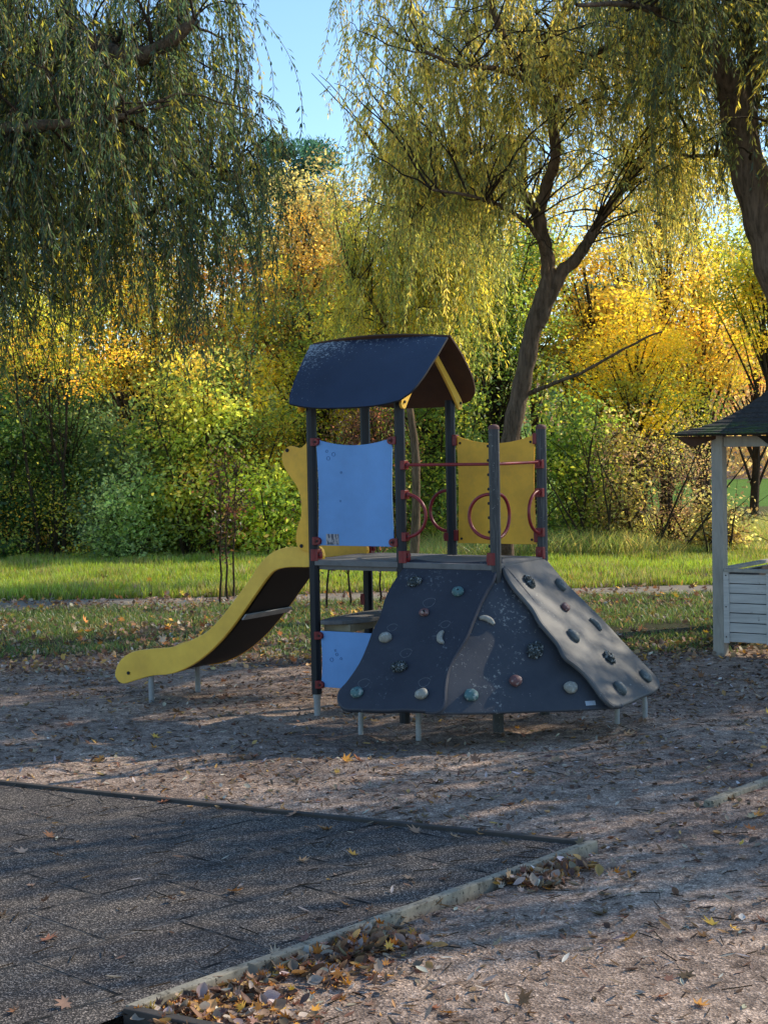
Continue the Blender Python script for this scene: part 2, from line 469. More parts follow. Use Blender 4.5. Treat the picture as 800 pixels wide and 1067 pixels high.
# roof: two skins and the yellow gable braces
def roof_skin(sign, lift=0.0):
    bR, zR, bE, zE = S / 2, 2.405, (-.15 if sign < 0 else S + .15), 1.985
    prof = [(-.198, 2.395), (.05, 2.42), (.342, 2.425), (.62, 2.416), (.832, 2.395), (.838, 2.28), (.828, 2.14), (.80, 2.05), (.735, 2.0), (.55, 1.972), (.355, 1.965), (.1, 1.972), (-.05, 1.985), (-.085, 2.01), (-.12, 2.1), (-.16, 2.25)]
    pts = []
    for a, z in prof:
        t = (zR - z) / (zR - zE)
        pts.append(Vector((a, bR + (bE - bR) * t, z + lift)))
    # dense strips so the skin can bow outwards a little
    bm = bmesh.new()
    nrm = Vector((0, sign * (zR - zE), abs(bE - bR))).normalized()
    rows = 10; cols = 14
    L_ = [(z, a) for a, z in prof[10:]] ; 
    left = sorted([(2.395, -.198), (2.25, -.16), (2.1, -.12), (2.01, -.085), (1.985, -.05)]); right = sorted([(2.395, .832), (2.28, .838), (2.14, .828), (2.05, .80), (2.0, .735)])
    grid_t, grid_b = [], []
    for i in range(rows + 1):
        t = i / rows; rt, rb_ = [], []
        for j in range(cols + 1):
            s = j / cols
            # straight blend of ridge and eave curves, ends following the side curves
            z0 = 2.395 + .03 * math.sin(math.pi * s) ** .9
            z1 = 1.965 + .035 * abs(2 * s - 1) ** 3
            z = z0 + (z1 - z0) * t
            aL = np.interp(z, [q[0] for q in left], [q[1] for q in left]); aR = np.interp(z, [q[0] for q in right], [q[1] for q in right])
            a = aL + (aR - aL) * s
            tt = (zR - z) / (zR - zE)
            p = Vector((a, bR + (bE - bR) * tt, z + lift)) + nrm * (.014 * math.sin(math.pi * min(1, max(0, tt))))
            rt.append(bm.verts.new(p + nrm * .012)); rb_.append(bm.verts.new(p))
        grid_t.append(rt); grid_b.append(rb_)
    for i in range(rows):
        for j in range(cols):
            f = bm.faces.new((grid_t[i][j], grid_t[i][j + 1], grid_t[i + 1][j + 1], grid_t[i + 1][j])); f.material_index = 0
            f = bm.faces.new((grid_b[i][j], grid_b[i + 1][j], grid_b[i + 1][j + 1], grid_b[i][j + 1])); f.material_index = 1
    for gt, gb in ((grid_t[0], grid_b[0]), (grid_t[-1], grid_b[-1]), ([r[0] for r in grid_t], [r[0] for r in grid_b]), ([r[-1] for r in grid_t], [r[-1] for r in grid_b])):
        for k in range(len(gt) - 1):
            f = bm.faces.new((gt[k], gt[k + 1], gb[k + 1], gb[k])); f.material_index = 2
    return bm_obj('roof_skin', bm, [M_ROOF, M_BROWN, M_DARKTRIM if sign < 0 else M_BROWN], TW, True)
roof_skin(-1); roof_skin(1, .014)
def gable(a):
    half = [(.0, 2.368), (.10, 2.28), (.20, 2.19), (.30, 2.10), (.37, 2.035), (.395, 1.995), (.38, 1.962), (.345, 1.96), (.318, 1.995), (.26, 2.06), (.17, 2.15), (.08, 2.235), (0, 2.305)]
    pts = [(a, S / 2 + y, z) for y, z in half] + [(a, S / 2 - y, z) for y, z in half[::-1][1:-1]]
    pts = [Vector(p) for p in catmull(pts, 3)]
    bm = bmesh.new(); add_plate(bm, pts, (1, 0, 0), .018)
    g = bm_obj('gable_brace', bm, M_YELCLEAN if a > .3 else M_YEL, TW, bevel=.003)
    for s in (-1, 1): bm = bmesh.new(); add_cyl(bm, (a - .008, S / 2 + s * .36, 2.0), (a + .026, S / 2 + s * .36, 2.0), .009, seg=10); bm_obj('bolt', bm, M_DARKTRIM, g)
gable(S + .04); gable(-.058)

# ------------------------------------------------------------------ slide
side_px = [(121.5, 703), (129, 712), (142, 709), (160, 704), (180, 702), (200, 694), (218, 681), (235, 664), (252, 642), (268, 619), (281, 601), (289, 594), (302, 591), (322, 589),
           (322, 570), (305, 570), (290, 573), (276, 583), (262, 603), (248, 622), (232, 643), (217, 658), (200, 667), (180, 674), (158, 676), (140, 679), (127, 688)]
side = [on_b(x, y, .05) for x, y in side_px]
side = [(min(p[0], -.0), p[2]) for p in side]
side[13] = (.02, .975); side[14] = (.02, 1.095)
sm = catmull([(x, z, 0) for x, z in side], 4)
SL = bpy.data.objects.new('slide', None); link(SL, TW)
for b in (.03, .57):
    bm = bmesh.new(); add_plate(bm, [(p[0], b, p[1]) for p in sm], (0, 1, 0), .032)
    sd = bm_obj('side_panel', bm, M_YELCLEAN if b < .3 else M_YEL, SL, bevel=.005)
    bm = bmesh.new(); add_cyl(bm, (-1.58, b - .008, .19), (-1.58, b + .04, .19), .012, seg=12); bm_obj('bolt', bm, M_DARKTRIM, SL)
low = side[2:14]
mid = [(p[0] + .012, p[1] + .035) for p in low]
mid[-1] = (.03, 1.0); mid = [(-1.62, .2)] + mid
mids = [(p[0], p[1]) for p in catmull([(x, z, 0) for x, z in mid], 4, False)]
bm = bmesh.new(); th = .02
rt = []
for x, z in mids:
    rt.append([bm.verts.new((x, .062, z)), bm.verts.new((x, .57, z)), bm.verts.new((x + .012, .062, z - th)), bm.verts.new((x + .012, .57, z - th))])
for i in range(len(rt) - 1):
    A, B = rt[i], rt[i + 1]
    bm.faces.new((A[0], A[1], B[1], B[0])); bm.faces.new((A[2], B[2], B[3], A[3]))
bm_obj('chute', bm, M_BLACK, SL, True)
cb = on_b(270, 640, .3)
bm = bmesh.new(); add_box(bm, (-.60, .32, .615), (.05, .54, .012), Matrix.Rotation(R(-48), 3, 'Y')); bm_obj('crossbar', bm, M_GALV, SL, bevel=.004)
for (a, b) in ((-1.42, .075), (-1.39, .56)):
    bm = bmesh.new(); add_cyl(bm, (a, b, -.12), (a, b, .21), .019); bm_obj('leg', bm, M_GALV, SL, True)
# wavy yellow guards beside the slide entry
gpx = [(303, 464.4), (297.5, 468), (294, 476), (297.5, 489), (309, 506), (314, 521), (314, 537.5), (309.5, 552.5), (309, 565.6), (314, 573), (321, 574.5), (325, 574), (325, 466), (314, 467)]
gp = [on_b(x, y, .0) for x, y in gpx]
for b in (-.006, S - .006):
    bm = bmesh.new(); add_plate(bm, [(p[0], b, p[1]) for p in catmull([(q[0], q[2], 0) for q in gp], 3)], (0, 1, 0), .016)
    g = bm_obj('entry_guard', bm, M_YEL, TW, bevel=.003)
    for (x, z) in ((-.185, 1.715), (-.09, 1.1)): bm = bmesh.new(); add_cyl(bm, (x, b - .006, z), (x, b + .022, z), .012, seg=12); bm_obj('bolt', bm, M_DARKTRIM, g)

# ------------------------------------------------------------------ climbing wall: three facets with moulded holds
K = 1.06
def facet(name, px, P0, Nn, th, mat, label, smooth_n=5, lift=0, lip=None):
    Nn = Vector(Nn).normalized()
    P0 = Vector(P0) + Nn * lift
    pts = [on_plane(x, y, P0, Nn) for x, y in px]
    pts = catmull([tuple(p) for p in pts], smooth_n)
    bm = bmesh.new()
    add_plate(bm, [Vector(p) - Nn * th for p in pts], Nn, th)
    o = bm_obj(name, bm, mat, TW, True, bevel=.012, segs=3, angle=50)
    o['label'] = label
    if lip:
        bm = bmesh.new(); seg_ = pts[int(lip[0] * smooth_n):int(lip[1] * smooth_n)]
        add_tube(bm, [Vector(p) + Nn * lip[2] for p in seg_], lip[3], 8); bm_obj('lip', bm, mat, o, True)
    return o, P0, Nn
NL, NM, NR = (0, -K, 1), (K, -K, 1), (K, 0, 1)
left_px = [(430, 582), (450, 584), (480, 585), (512, 584), (516, 590), (513, 604), (507, 614), (499, 630), (492, 647), (485, 664), (473, 684), (466, 700), (463, 718), (462, 733), (455, 741), (440, 741), (420, 740), (400, 741), (375, 740), (358, 739), (351, 731), (352, 720), (362, 708), (374, 690), (382, 672), (388, 656), (395, 642), (401, 622), (410, 605), (420, 591)]
FLt, P0L, NLv = facet('climbing_facet', left_px, (1.0, 0, 1.0), NL, .034, M_WALL_L, 'navy left facet of the climbing wall with wavy edges', lip=(4, 15, -.010, .012))
mid_px = [(513, 586), (527, 590), (547, 612), (570, 642), (600, 680), (632, 720), (650, 736), (625, 739), (590, 741), (550, 742), (510, 743.5), (470, 744), (452, 743), (458, 730), (464, 700), (480, 672), (492, 645), (505, 612)]
FMd, P0M, NMv = facet('climbing_facet', mid_px, (1.3, 0, 1.0), NM, .02, M_WALL_M, 'worn slate middle facet of the climbing wall, narrow at the top', lift=-.03)
right_px = [(523, 581), (545, 580), (566, 580), (574, 588), (590, 607), (612, 629), (630, 647), (652, 671), (672, 692), (685, 706), (688, 713), (684, 720), (668, 727), (650, 735), (640, 735), (631, 728), (622, 716), (612, 703), (600, 692), (590, 684), (583, 671), (574, 660), (564, 648), (556, 634), (546, 622), (538, 613), (530, 601), (525, 590)]
FRt, P0R, NRv = facet('climbing_facet', right_px, (1.3, 0, 1.0), NR, .03, M_WALL_R, 'grey right facet of the climbing wall with a thick wavy lip', lift=.014, lip=(14, 27, -.012, .016))

def frame_of(Nv, ang):
    z = Vector(Nv); x = Vector((0, 0, 1)).cross(z).normalized(); y = z.cross(x)
    M = Matrix((x, y, z)).transposed()
    return M @ Matrix.Rotation(R(ang), 3, 'Z')

def hold(kind, px, P0, Nv, parent, mat, r=.03, ang=0):
    c = Vector(on_plane(px[0], px[1], P0 + Nv * (r * .4), Nv)); M = frame_of(Nv, ang); c0 = c - Nv * r * .4
    bm = bmesh.new()
    if kind == 'knob':
        vs = add_ball(bm, c0 + Nv * r * .35, r, (1.08, .95, .72), M, 16, 12)
    elif kind == 'oval':
        vs = add_ball(bm, c0 + Nv * r * .3, r, (1.35, .85, .75), M, 16, 12)
    elif kind in ('crescent', 'banana'):
        pts, rs = [], []
        span = 120 if kind == 'crescent' else 90
        rad = .05 if kind == 'crescent' else .065
        for t in np.linspace(-span / 2, span / 2, 12):
            p = Vector((math.cos(R(t)) * rad - rad * .85, math.sin(R(t)) * rad, .008)); pts.append(c0 + M @ p)
            rs.append(.003 + .016 * math.cos(R(t * 90 / (span / 2 + 6))) ** .6)
        add_tube(bm, pts, rs, 10); vs = []
    elif kind == 'cone':                        # a pine cone: many overlapping nubs on an oval body
        add_ball(bm, c0 + Nv * r * .2, r, (1.3, .9, .7), M, 12, 8)
        rr = random.Random(int(px[0]))
        for k in range(46):
            u, v = rr.uniform(0, 2 * math.pi), rr.uniform(.05, 1)
            d = Vector((math.cos(u) * math.sqrt(1 - v * v) * 1.3, math.sin(u) * math.sqrt(1 - v * v) * .95, v * .75))
            add_ball(bm, c0 + Nv * r * .2 + M @ (d * r * 1.02), r * .2, (1, 1, 1), None, 6, 5)
        vs = []
    for v in vs:
        v.co += Vector(mnoise.noise_vector(v.co * 38)) * r * .13
    h = bm_obj('climbing_hold', bm, mat, parent, True)
    # bolt recess on the knobs
    return h
for px, kind, mat, r, ang in (
    ((431.8, 605.6), 'cone', M_H_DARK, .034, 20), ((477, 616), 'knob', M_H_TEAL, .036, 0), ((441.7, 638), 'knob', M_H_RED, .03, 0), ((401.4, 664), 'knob', M_H_BEIGE, .038, 0),
    ((458.8, 664), 'crescent', M_H_BEIGE, .03, 200), ((415.4, 694.4), 'cone', M_H_DARK, .037, 10), ((371.5, 721.2), 'knob', M_H_TEAL, .038, 0), ((439, 723), 'knob', M_H_BEIGE, .038, 10)):
    hold(kind, px, P0L, NLv, FLt, mat, r, ang)
for px, kind, mat, r, ang in (
    ((507.6, 646), 'banana', M_H_BEIGE, .03, 60), ((491.2, 724.1), 'knob', M_H_TEAL, .04, 0), ((557.5, 677), 'cone', M_H_DARK, .044, 60), ((537.5, 709.2), 'knob', M_H_RED, .037, 0), ((594.5, 716.2), 'knob', M_H_BEIGE, .04, 0)):
    hold(kind, px, P0M, NMv, FMd, mat, r, ang)
for px, kind, mat, r, ang in (
    ((551.7, 605.5), 'cone', M_H_DARK, .034, 90), ((584.5, 609.2), 'oval', M_H_GREY, .035, 80), ((589.2, 632.5), 'knob', M_H_RED, .031, 0), ((621.2, 650), 'banana', M_H_GREY, .03, 10),
    ((598.2, 662), 'oval', M_H_GREY, .037, 90), ((635.2, 685), 'cone', M_H_DARK, .034, 90), ((646.7, 716.7), 'oval', M_H_GREY, .038, 90), ((673, 704), 'oval', M_H_GREY, .036, 90)):
    hold(kind, px, P0R, NRv, FRt, mat, r, ang)
M_CHALK = painted('chalk', (.2, .21, .22), .9)
for X_, Y_, ra in ((408.6, 654, .032), (463.8, 650.6, .03), (422.8, 680.7, .036), (379, 712, .036), (442, 711, .036), (447, 628, .04)):
    c = Vector(on_plane(X_, Y_, P0L, NLv)); Mx = frame_of(NLv, 15); bm = bmesh.new()
    add_tube(bm, [c + Mx @ Vector((math.cos(t) * ra * (1 + .1 * math.sin(3 * t)), math.sin(t) * ra * .85, -.0002)) for t in np.linspace(.2, 6.2, 26)], .0011, 4)
    bm_obj('chalk_outline', bm, M_CHALK, FLt)
for X_, Y_, P0_, N_, F_ in ((477, 615, P0L, NLv, FLt), (441.7, 637, P0L, NLv, FLt), (401, 662, P0L, NLv, FLt), (371.5, 720, P0L, NLv, FLt), (439, 722, P0L, NLv, FLt), (491, 723, P0M, NMv, FMd), (537.5, 708, P0M, NMv, FMd), (594.5, 715, P0M, NMv, FMd)):
    c = Vector(on_plane(X_, Y_, P0_ + N_ * .03, N_)); bm = bmesh.new(); add_cyl(bm, c - N_ * .01, c + N_ * .0085, .0065, seg=10); bm_obj('bolt', bm, M_DARKTRIM, F_)
# maker's sticker low on the middle facet
c = Vector(on_plane(615, 733, P0M, NMv)); bm = bmesh.new()
add_box(bm, c + NMv * .002, (.06, .028, .003), frame_of(NMv, 0)); bm_obj('sticker', bm, painted('pale_sticker', (.45, .5, .55), .4), FMd)
# steel legs below the wall
for fo, X, Y, yt in ((FLt, 376, 768, 736), (FLt, 436, 773, 736), (FRt, 643, 757, 728), (FRt, 672, 750, 722)):
    g = local(gnd(X, Y)); bm = bmesh.new()
    top = .27
    pts = [(g[0], g[1], -.05), (g[0], g[1], .1), (g[0] - (.02 if fo is FRt else 0), g[1] + (0 if fo is FRt else .02), top)]
    add_tube(bm, pts, .016, 12); bm_obj('leg', bm, M_GALV, fo, True)
# dark frame bars carrying the wall from inside
# wall skirt: moulded joint between left facet and platform
# ================================================================== PLAYHOUSE (right edge)
m, nt, b_ = new_mat('white_board_paint')
nw = noise_node(nt, 6, 8, .7, vec_scale=(.5, .5, 7)); r1 = ramp(nt, nw.outputs['Fac'], [(.3, (.46, .43, .38)), (.7, (.68, .64, .57))])
nk = noise_node(nt, 16, 4, .6); r2 = ramp(nt, nk.outputs['Fac'], [(.66, (0, 0, 0)), (.74, (1, 1, 1))])
mm = N(nt, 'ShaderNodeMath', operation='MULTIPLY'); mm.inputs[1].default_value = .6; L(nt, r2.outputs['Color'], mm.inputs[0])
L(nt, mixc(nt, mm.outputs[0], r1.outputs['Color'], (.13, .09, .07)), b_.inputs['Base Color']); b_.inputs['Roughness'].default_value = .8
bump(nt, b_, nw.outputs['Fac'], .3, .004)
M_WHITE = m
M_POSTG = painted('grey_post_paint', (.42, .38, .31), .8, (.12, .11, .1), .4, 5, stretch=(2, 2, .4))
m, nt, b_ = new_mat('mossy_roof_felt')
n1 = noise_node(nt, 7, 8, .7); n2 = noise_node(nt, 40, 5, .7)
tc = N(nt, 'ShaderNodeTexCoord'); sp = N(nt, 'ShaderNodeSeparateXYZ'); L(nt, tc.outputs['Object'], sp.inputs[0])
mr = N(nt, 'ShaderNodeMapRange'); L(nt, sp.outputs['Z'], mr.inputs[0]); mr.inputs[1].default_value = 2.08; mr.inputs[2].default_value = 1.84; mr.inputs[3].default_value = -.3; mr.inputs[4].default_value = .06
ad = N(nt, 'ShaderNodeMath', operation='ADD'); L(nt, n1.outputs['Fac'], ad.inputs[0]); L(nt, mr.outputs[0], ad.inputs[1])
mf = ramp(nt, ad.outputs[0], [(.5, (0, 0, 0)), (.6, (1, 1, 1))])
felt = ramp(nt, n2.outputs['Fac'], [(.3, (.022, .02, .018)), (.7, (.06, .054, .048))])
moss = ramp(nt, n2.outputs['Fac'], [(.3, (.018, .034, .012)), (.7, (.075, .115, .035))])
L(nt, mixc(nt, mf.outputs['Color'], felt.outputs['Color'], moss.outputs['Color']), b_.inputs['Base Color']); b_.inputs['Roughness'].default_value = .95
bump(nt, b_, ad.outputs[0], .8, .03)
M_FELT = m
M_WOODDK = painted('dark_roof_wood', (.03, .022, .018), .85)

GY = R(-35)
gb = gnd(751, 683)
PH = empty('playhouse', (gb[0], gb[1], 0), GY, label='open sided white playhouse with dark mossy roof at the right edge', cat='playhouse')
GS = 2.0
ph_posts = [(0, 0), (GS, 0), (GS, GS), (0, GS)]
for (x, y) in ph_posts:
    bm = bmesh.new(); add_box(bm, (x, y, .885), (.095, .095, 1.77)); bm_obj('post', bm, M_POSTG, PH, bevel=.006)
for i in range(4):                              # top beams
    (x0, y0), (x1, y1) = ph_posts[i], ph_posts[(i + 1) % 4]
    bm = bmesh.new(); L_ = GS - .1
    add_box(bm, ((x0 + x1) / 2, (y0 + y1) / 2, 1.71), (L_ if y0 == y1 else .06, L_ if x0 == x1 else .06, .085)); bm_obj('beam', bm, M_POSTG, PH, bevel=.004)
def boards(x0, x1, yy, axis):
    """seven weathered boards with gaps, trims at the ends and a top rail"""
    w = bpy.data.objects.new('low_wall', None); link(w, PH)
    def pos(u, v, z): return (u, v, z) if axis == 'x' else (v, u, z)
    def sz(a, b, c): return (a, b, c) if axis == 'x' else (b, a, c)
    for k in range(7):
        z0 = .12 + k * .078
        bm = bmesh.new(); jit = random.uniform(-.002, .002)
        add_box(bm, pos((x0 + x1) / 2, yy + jit, z0 + .036), sz(x1 - x0 - .02, .018, .0715)); bm_obj('board', bm, M_WHITE, w, bevel=.003)
    bm = bmesh.new(); add_box(bm, pos((x0 + x1) / 2, yy + .018, .39), sz(x1 - x0 - .03, .01, .53)); bm_obj('gap_blocker', bm, M_WOODDK, w)  # added dark sheet, keeps sunlight from showing through the board gaps
    for u in (x0, x1):
        bm = bmesh.new(); add_box(bm, pos(u, yy - .014, .395), sz(.045, .02, .57)); bm_obj('trim', bm, M_WHITE, w, bevel=.003)
    bm = bmesh.new(); add_box(bm, pos((x0 + x1) / 2, yy + .0, .69), sz(x1 - x0 + .03, .07, .025)); bm_obj('rail', bm, M_POSTG, w, bevel=.003)
    bm = bmesh.new()
    for u in (x0, x1):
        for z in (.16, .4, .65): add_cyl(bm, pos(u, yy - .026, z), pos(u, yy - .022, z), .006, seg=8)
    bm_obj('nail', bm, M_DARKTRIM, w)
boards(.075, .43, -.04, 'x'); boards(1.57, GS - .075, -.04, 'x'); boards(.43, 1.57, -.042, 'x') if False else None
boards(.08, GS - .08, 0.0, 'y'); boards(.08, GS - .08, GS, 'x'); boards(.08, GS - .08, GS, 'y')
boards(.475, 1.5, -.04, 'x')
# bell-cast pyramid roof in shingle courses
c0 = GS / 2; ov = .29
prof = [(1.0, 1.775), (.80, 1.86), (.62, 2.02), (.45, 2.25), (.28, 2.51), (.12, 2.78), (0.02, 2.95)]
fine = catmull([(a, z, 0) for a, z in prof], 4, False)
half = c0 + ov
bm = bmesh.new()
prev = None
for k in range(len(fine) - 1):
    s0, z0 = fine[k][0] * half, fine[k][1]; s1, z1 = fine[k + 1][0] * half, fine[k + 1][1]
    lift = .007
    lo = [bm.verts.new((c0 + sx * s0, c0 + sy * s0, z0 + lift)) for sx, sy in ((-1, -1), (1, -1), (1, 1), (-1, 1))]
    hi = [bm.verts.new((c0 + sx * s1, c0 + sy * s1, z1)) for sx, sy in ((-1, -1), (1, -1), (1, 1), (-1, 1))]
    lb = [bm.verts.new((v.co.x, v.co.y, v.co.z - .011)) for v in lo]
    for i in range(4):
        j = (i + 1) % 4
        bm.faces.new((lo[i], lo[j], hi[j], hi[i])); bm.faces.new((lb[i], lb[j], lo[j], lo[i]))
RF = bm_obj('roof', bm, M_FELT, PH)
bm = bmesh.new()
add_box(bm, (c0, c0, 1.766), (2 * half - .06, 2 * half - .06, .014))
bm_obj('soffit', bm, M_WOODDK, RF)
for i, (sx, sy) in enumerate(((-1, -1), (1, -1), (1, 1), (-1, 1))):
    # drop boards hanging below each corner
    bm = bmesh.new()
    cx, cy = c0 + sx * (half - .04), c0 + sy * (half - .04)
    d = Vector((-sx, -sy, 0)).normalized(); nn = Vector((-d.y, d.x, 0))
    o = Vector((cx, cy, 1.757))
    pts = [o, o + d * .38, o + d * .30 - Vector((0, 0, .03)), o + d * .13 - Vector((0, 0, .085)), o + d * .05 - Vector((0, 0, .035))]
    add_plate(bm, [p - nn * .03 for p in pts], nn, .06)
    bm_obj('corner_board', bm, M_BROWN, RF)
for i in range(4):
    for t in (.22,):
        (x0, y0), (x1, y1) = ph_posts[i], ph_posts[(i + 1) % 4]
        o = Vector((x0 + (x1 - x0) * t, y0 + (y1 - y0) * t, 1.752)); d = Vector((x1 - x0, y1 - y0, 0)).normalized(); nn = Vector((d.y, -d.x, 0))
        bm = bmesh.new(); pts = [o - d * .1, o + d * .1, o - Vector((0, 0, .075))]
        add_plate(bm, [p + nn * .032 for p in pts], nn, .02); bm_obj('bracket', bm, M_WOODDK, PH)

# ================================================================== GROUND
m, nt, b_ = new_mat('gravel_ground')
tc = N(nt, 'ShaderNodeTexCoord')
big = N(nt, 'ShaderNodeTexNoise'); big.inputs['Scale'].default_value = .9; big.inputs['Detail'].default_value = 6; L(nt, tc.outputs['Object'], big.inputs['Vector'])
midn = N(nt, 'ShaderNodeTexNoise'); midn.inputs['Scale'].default_value = 9; midn.inputs['Detail'].default_value = 8; midn.inputs['Roughness'].default_value = .7; L(nt, tc.outputs['Object'], midn.inputs['Vector'])
vo = N(nt, 'ShaderNodeTexVoronoi'); vo.inputs['Scale'].default_value = 110; L(nt, tc.outputs['Object'], vo.inputs['Vector'])
vo2 = N(nt, 'ShaderNodeTexVoronoi'); vo2.inputs['Scale'].default_value = 210; L(nt, tc.outputs['Object'], vo2.inputs['Vector'])
sep = N(nt, 'ShaderNodeSeparateColor'); L(nt, vo.outputs['Color'], sep.inputs[0])
sep2 = N(nt, 'ShaderNodeSeparateColor'); L(nt, vo2.outputs['Color'], sep2.inputs[0])
gr = ramp(nt, sep.outputs[0], [(.0, (.045, .038, .034)), (.35, (.1, .086, .076)), (.75, (.17, .15, .132)), (.94, (.26, .235, .21)), (1, (.42, .39, .36))])
gr2 = ramp(nt, sep2.outputs[0], [(.0, (.04, .034, .03)), (.5, (.12, .102, .09)), (.9, (.22, .19, .17)), (1, (.38, .35, .32))])
col = mixc(nt, .5, gr.outputs['Color'], gr2.outputs['Color'])
dk = ramp(nt, midn.outputs['Fac'], [(.34, (1.35, 1.14, .98)), (.62, (3.85, 3.35, 2.92))])
col = mixc(nt, 1.0, col, dk.outputs['Color'], 'MULTIPLY')
dk2 = ramp(nt, big.outputs['Fac'], [(.32, (.6, .57, .57)), (.66, (1.15, 1.1, 1.05))])
col = mixc(nt, 1.0, col, dk2.outputs['Color'], 'MULTIPLY')
L(nt, col, b_.inputs['Base Color']); b_.inputs['Roughness'].default_value = .95; b_.inputs['Specular IOR Level'].default_value = .2
bb = bump(nt, b_, midn.outputs['Fac'], .9, .035)
bump(nt, b_, vo.outputs['Distance'], .7, .006, bb)
M_GRAVEL = m

def axis_pts(lo, hi, step, far):
    a = list(np.arange(lo, hi + 1e-6, step)); o1, o2 = [], []
    s = step * 2; x = lo
    while x > -far: x -= s; s *= 1.5; o1.append(x)
    s = step * 2; x = hi
    while x < far: x += s; s *= 1.5; o2.append(x)
    return np.array(o1[::-1] + a + o2)
d1 = np.array([.65, .76]); d1 /= np.linalg.norm(d1)
CA = gnd(615, 885)[:2]; CB = gnd(135, 1060)[:2]
d1 = (CA - CB) / np.linalg.norm(CA - CB)
DL = gnd(0, 820)[:2]; d2 = (DL - CA) / np.linalg.norm(DL - CA)
def in_tiles(x, y, mgn=0.0):
    p = np.stack([x - CA[0], y - CA[1]], -1)
    n1 = np.array([-d1[1], d1[0]])                # left of the pale edging
    n2 = np.array([d2[1], -d2[0]]); n2 = n2 if n2 @ (CB - CA) > 0 else -n2
    return (p @ n1 > mgn) & (p @ n2 > mgn)
xs = axis_pts(-5, 5, .05, 300); ys = axis_pts(2.5, 15, .05, 320)
X, Y = np.meshgrid(xs, ys, indexing='ij')
Z = np.zeros_like(X)
near = (np.abs(X) < 5.2) & (Y > 2.4) & (Y < 15.2)
idx = np.argwhere(near)
for i, j in idx:
    v = Vector((X[i, j], Y[i, j], 0))
    Z[i, j] = .016 * mnoise.noise(v * .9) + .010 * mnoise.noise(v * 4.1) + .007 * mnoise.noise(v * 11)
Z[in_tiles(X, Y, -.06)] = -.03
feet = [gnd(*p)[:2] for p in ((376, 768), (436, 773), (643, 757), (672, 750), (142, 737))] + [ORG + a * UA + b * VA for a, b in ((0, 0), (S, 0), (2 * S, 0), (2 * S, S))]
for fx, fy in feet:
    d_ = np.hypot(X - fx, Y - fy); Z += .022 * np.exp(-(d_ / .075) ** 2) - .012 * np.exp(-((d_ - .2) / .09) ** 2)
hx = ORG - 1.95 * UA + .3 * VA; Z -= .035 * np.exp(-(np.hypot(X - hx[0], Y - hx[1]) / .3) ** 2)
fade = np.clip((12.9 - Y) / 1.5, 0, 1); Z *= np.where(Y > 11, fade, 1); Z -= .012 * 0
n0, n1_ = X.shape
Vv = np.stack([X, Y, Z], -1).reshape(-1, 3)
ii, jj = np.meshgrid(np.arange(n0 - 1), np.arange(n1_ - 1), indexing='ij')
q = (ii * n1_ + jj).ravel()
Fq = np.stack([q, q + n1_, q + n1_ + 1, q + 1], -1)
tag(mesh_np('ground', Vv, Fq, M_GRAVEL, smooth=True), kind='structure')

# rubber tiles
m, nt, b_ = new_mat('rubber_tile')
tc = N(nt, 'ShaderNodeTexCoord'); mp = N(nt, 'ShaderNodeMapping'); mp.inputs['Rotation'].default_value = (0, 0, -math.atan2(d1[1], d1[0]) + R(4)); mp.inputs['Location'].default_value = (.12, .31, 0)
L(nt, tc.outputs['Object'], mp.inputs[0])
bk = N(nt, 'ShaderNodeTexBrick'); L(nt, mp.outputs[0], bk.inputs['Vector'])
bk.offset = .5; bk.inputs['Scale'].default_value = 1; bk.inputs['Brick Width'].default_value = .62; bk.inputs['Row Height'].default_value = .5
bk.inputs['Mortar Size'].default_value = .010; bk.inputs['Mortar Smooth'].default_value = .6
bk.inputs['Color1'].default_value = (1, 1, 1, 1); bk.inputs['Color2'].default_value = (.8, .8, .8, 1); bk.inputs['Mortar'].default_value = (0, 0, 0, 1)
vo = N(nt, 'ShaderNodeTexVoronoi'); vo.inputs['Scale'].default_value = 230; L(nt, tc.outputs['Object'], vo.inputs['Vector'])
sep = N(nt, 'ShaderNodeSeparateColor'); L(nt, vo.outputs['Color'], sep.inputs[0])
nn_ = N(nt, 'ShaderNodeTexNoise'); nn_.inputs['Scale'].default_value = 3.3; nn_.inputs['Detail'].default_value = 7; L(nt, tc.outputs['Object'], nn_.inputs['Vector'])
base = ramp(nt, sep.outputs[0], [(.0, (.03, .026, .023)), (.5, (.06, .053, .047)), (.8, (.15, .13, .11)), (1, (.48, .41, .34))])
fd = ramp(nt, nn_.outputs['Fac'], [(.3, (.75, .75, .8)), (.7, (1.25, 1.2, 1.15))])
col = mixc(nt, 1.0, base.outputs['Color'], fd.outputs['Color'], 'MULTIPLY')
col = mixc(nt, 1.0, col, mixc(nt, .6, bk.outputs['Color'], (1, 1, 1)), 'MULTIPLY')
sand = noise_node(nt, 5, 6, .7); sr_ = ramp(nt, sand.outputs['Fac'], [(.43, (.012, .012, .012)), (.6, (.2, .18, .16))])
col = mixc(nt, bk.outputs['Fac'], col, sr_.outputs['Color'])
L(nt, col, b_.inputs['Base Color']); b_.inputs['Roughness'].default_value = .95; b_.inputs['Specular IOR Level'].default_value = .15
inv = N(nt, 'ShaderNodeMath', operation='SUBTRACT'); inv.inputs[0].default_value = 1; L(nt, bk.outputs['Fac'], inv.inputs[1])
bb = bump(nt, b_, inv.outputs[0], 1, .012); bump(nt, b_, vo.outputs['Distance'], .6, .003, bb)
M_TILE = m
bm = bmesh.new()
far_l = CA + d2 * 9
poly = [CA, far_l, far_l - d1 * 9, CB - d1 * 5]
bm.faces.new([bm.verts.new((p[0], p[1], .012)) for p in poly])
tag(bm_obj('rubber_tile_paving', bm, M_TILE), kind='structure')
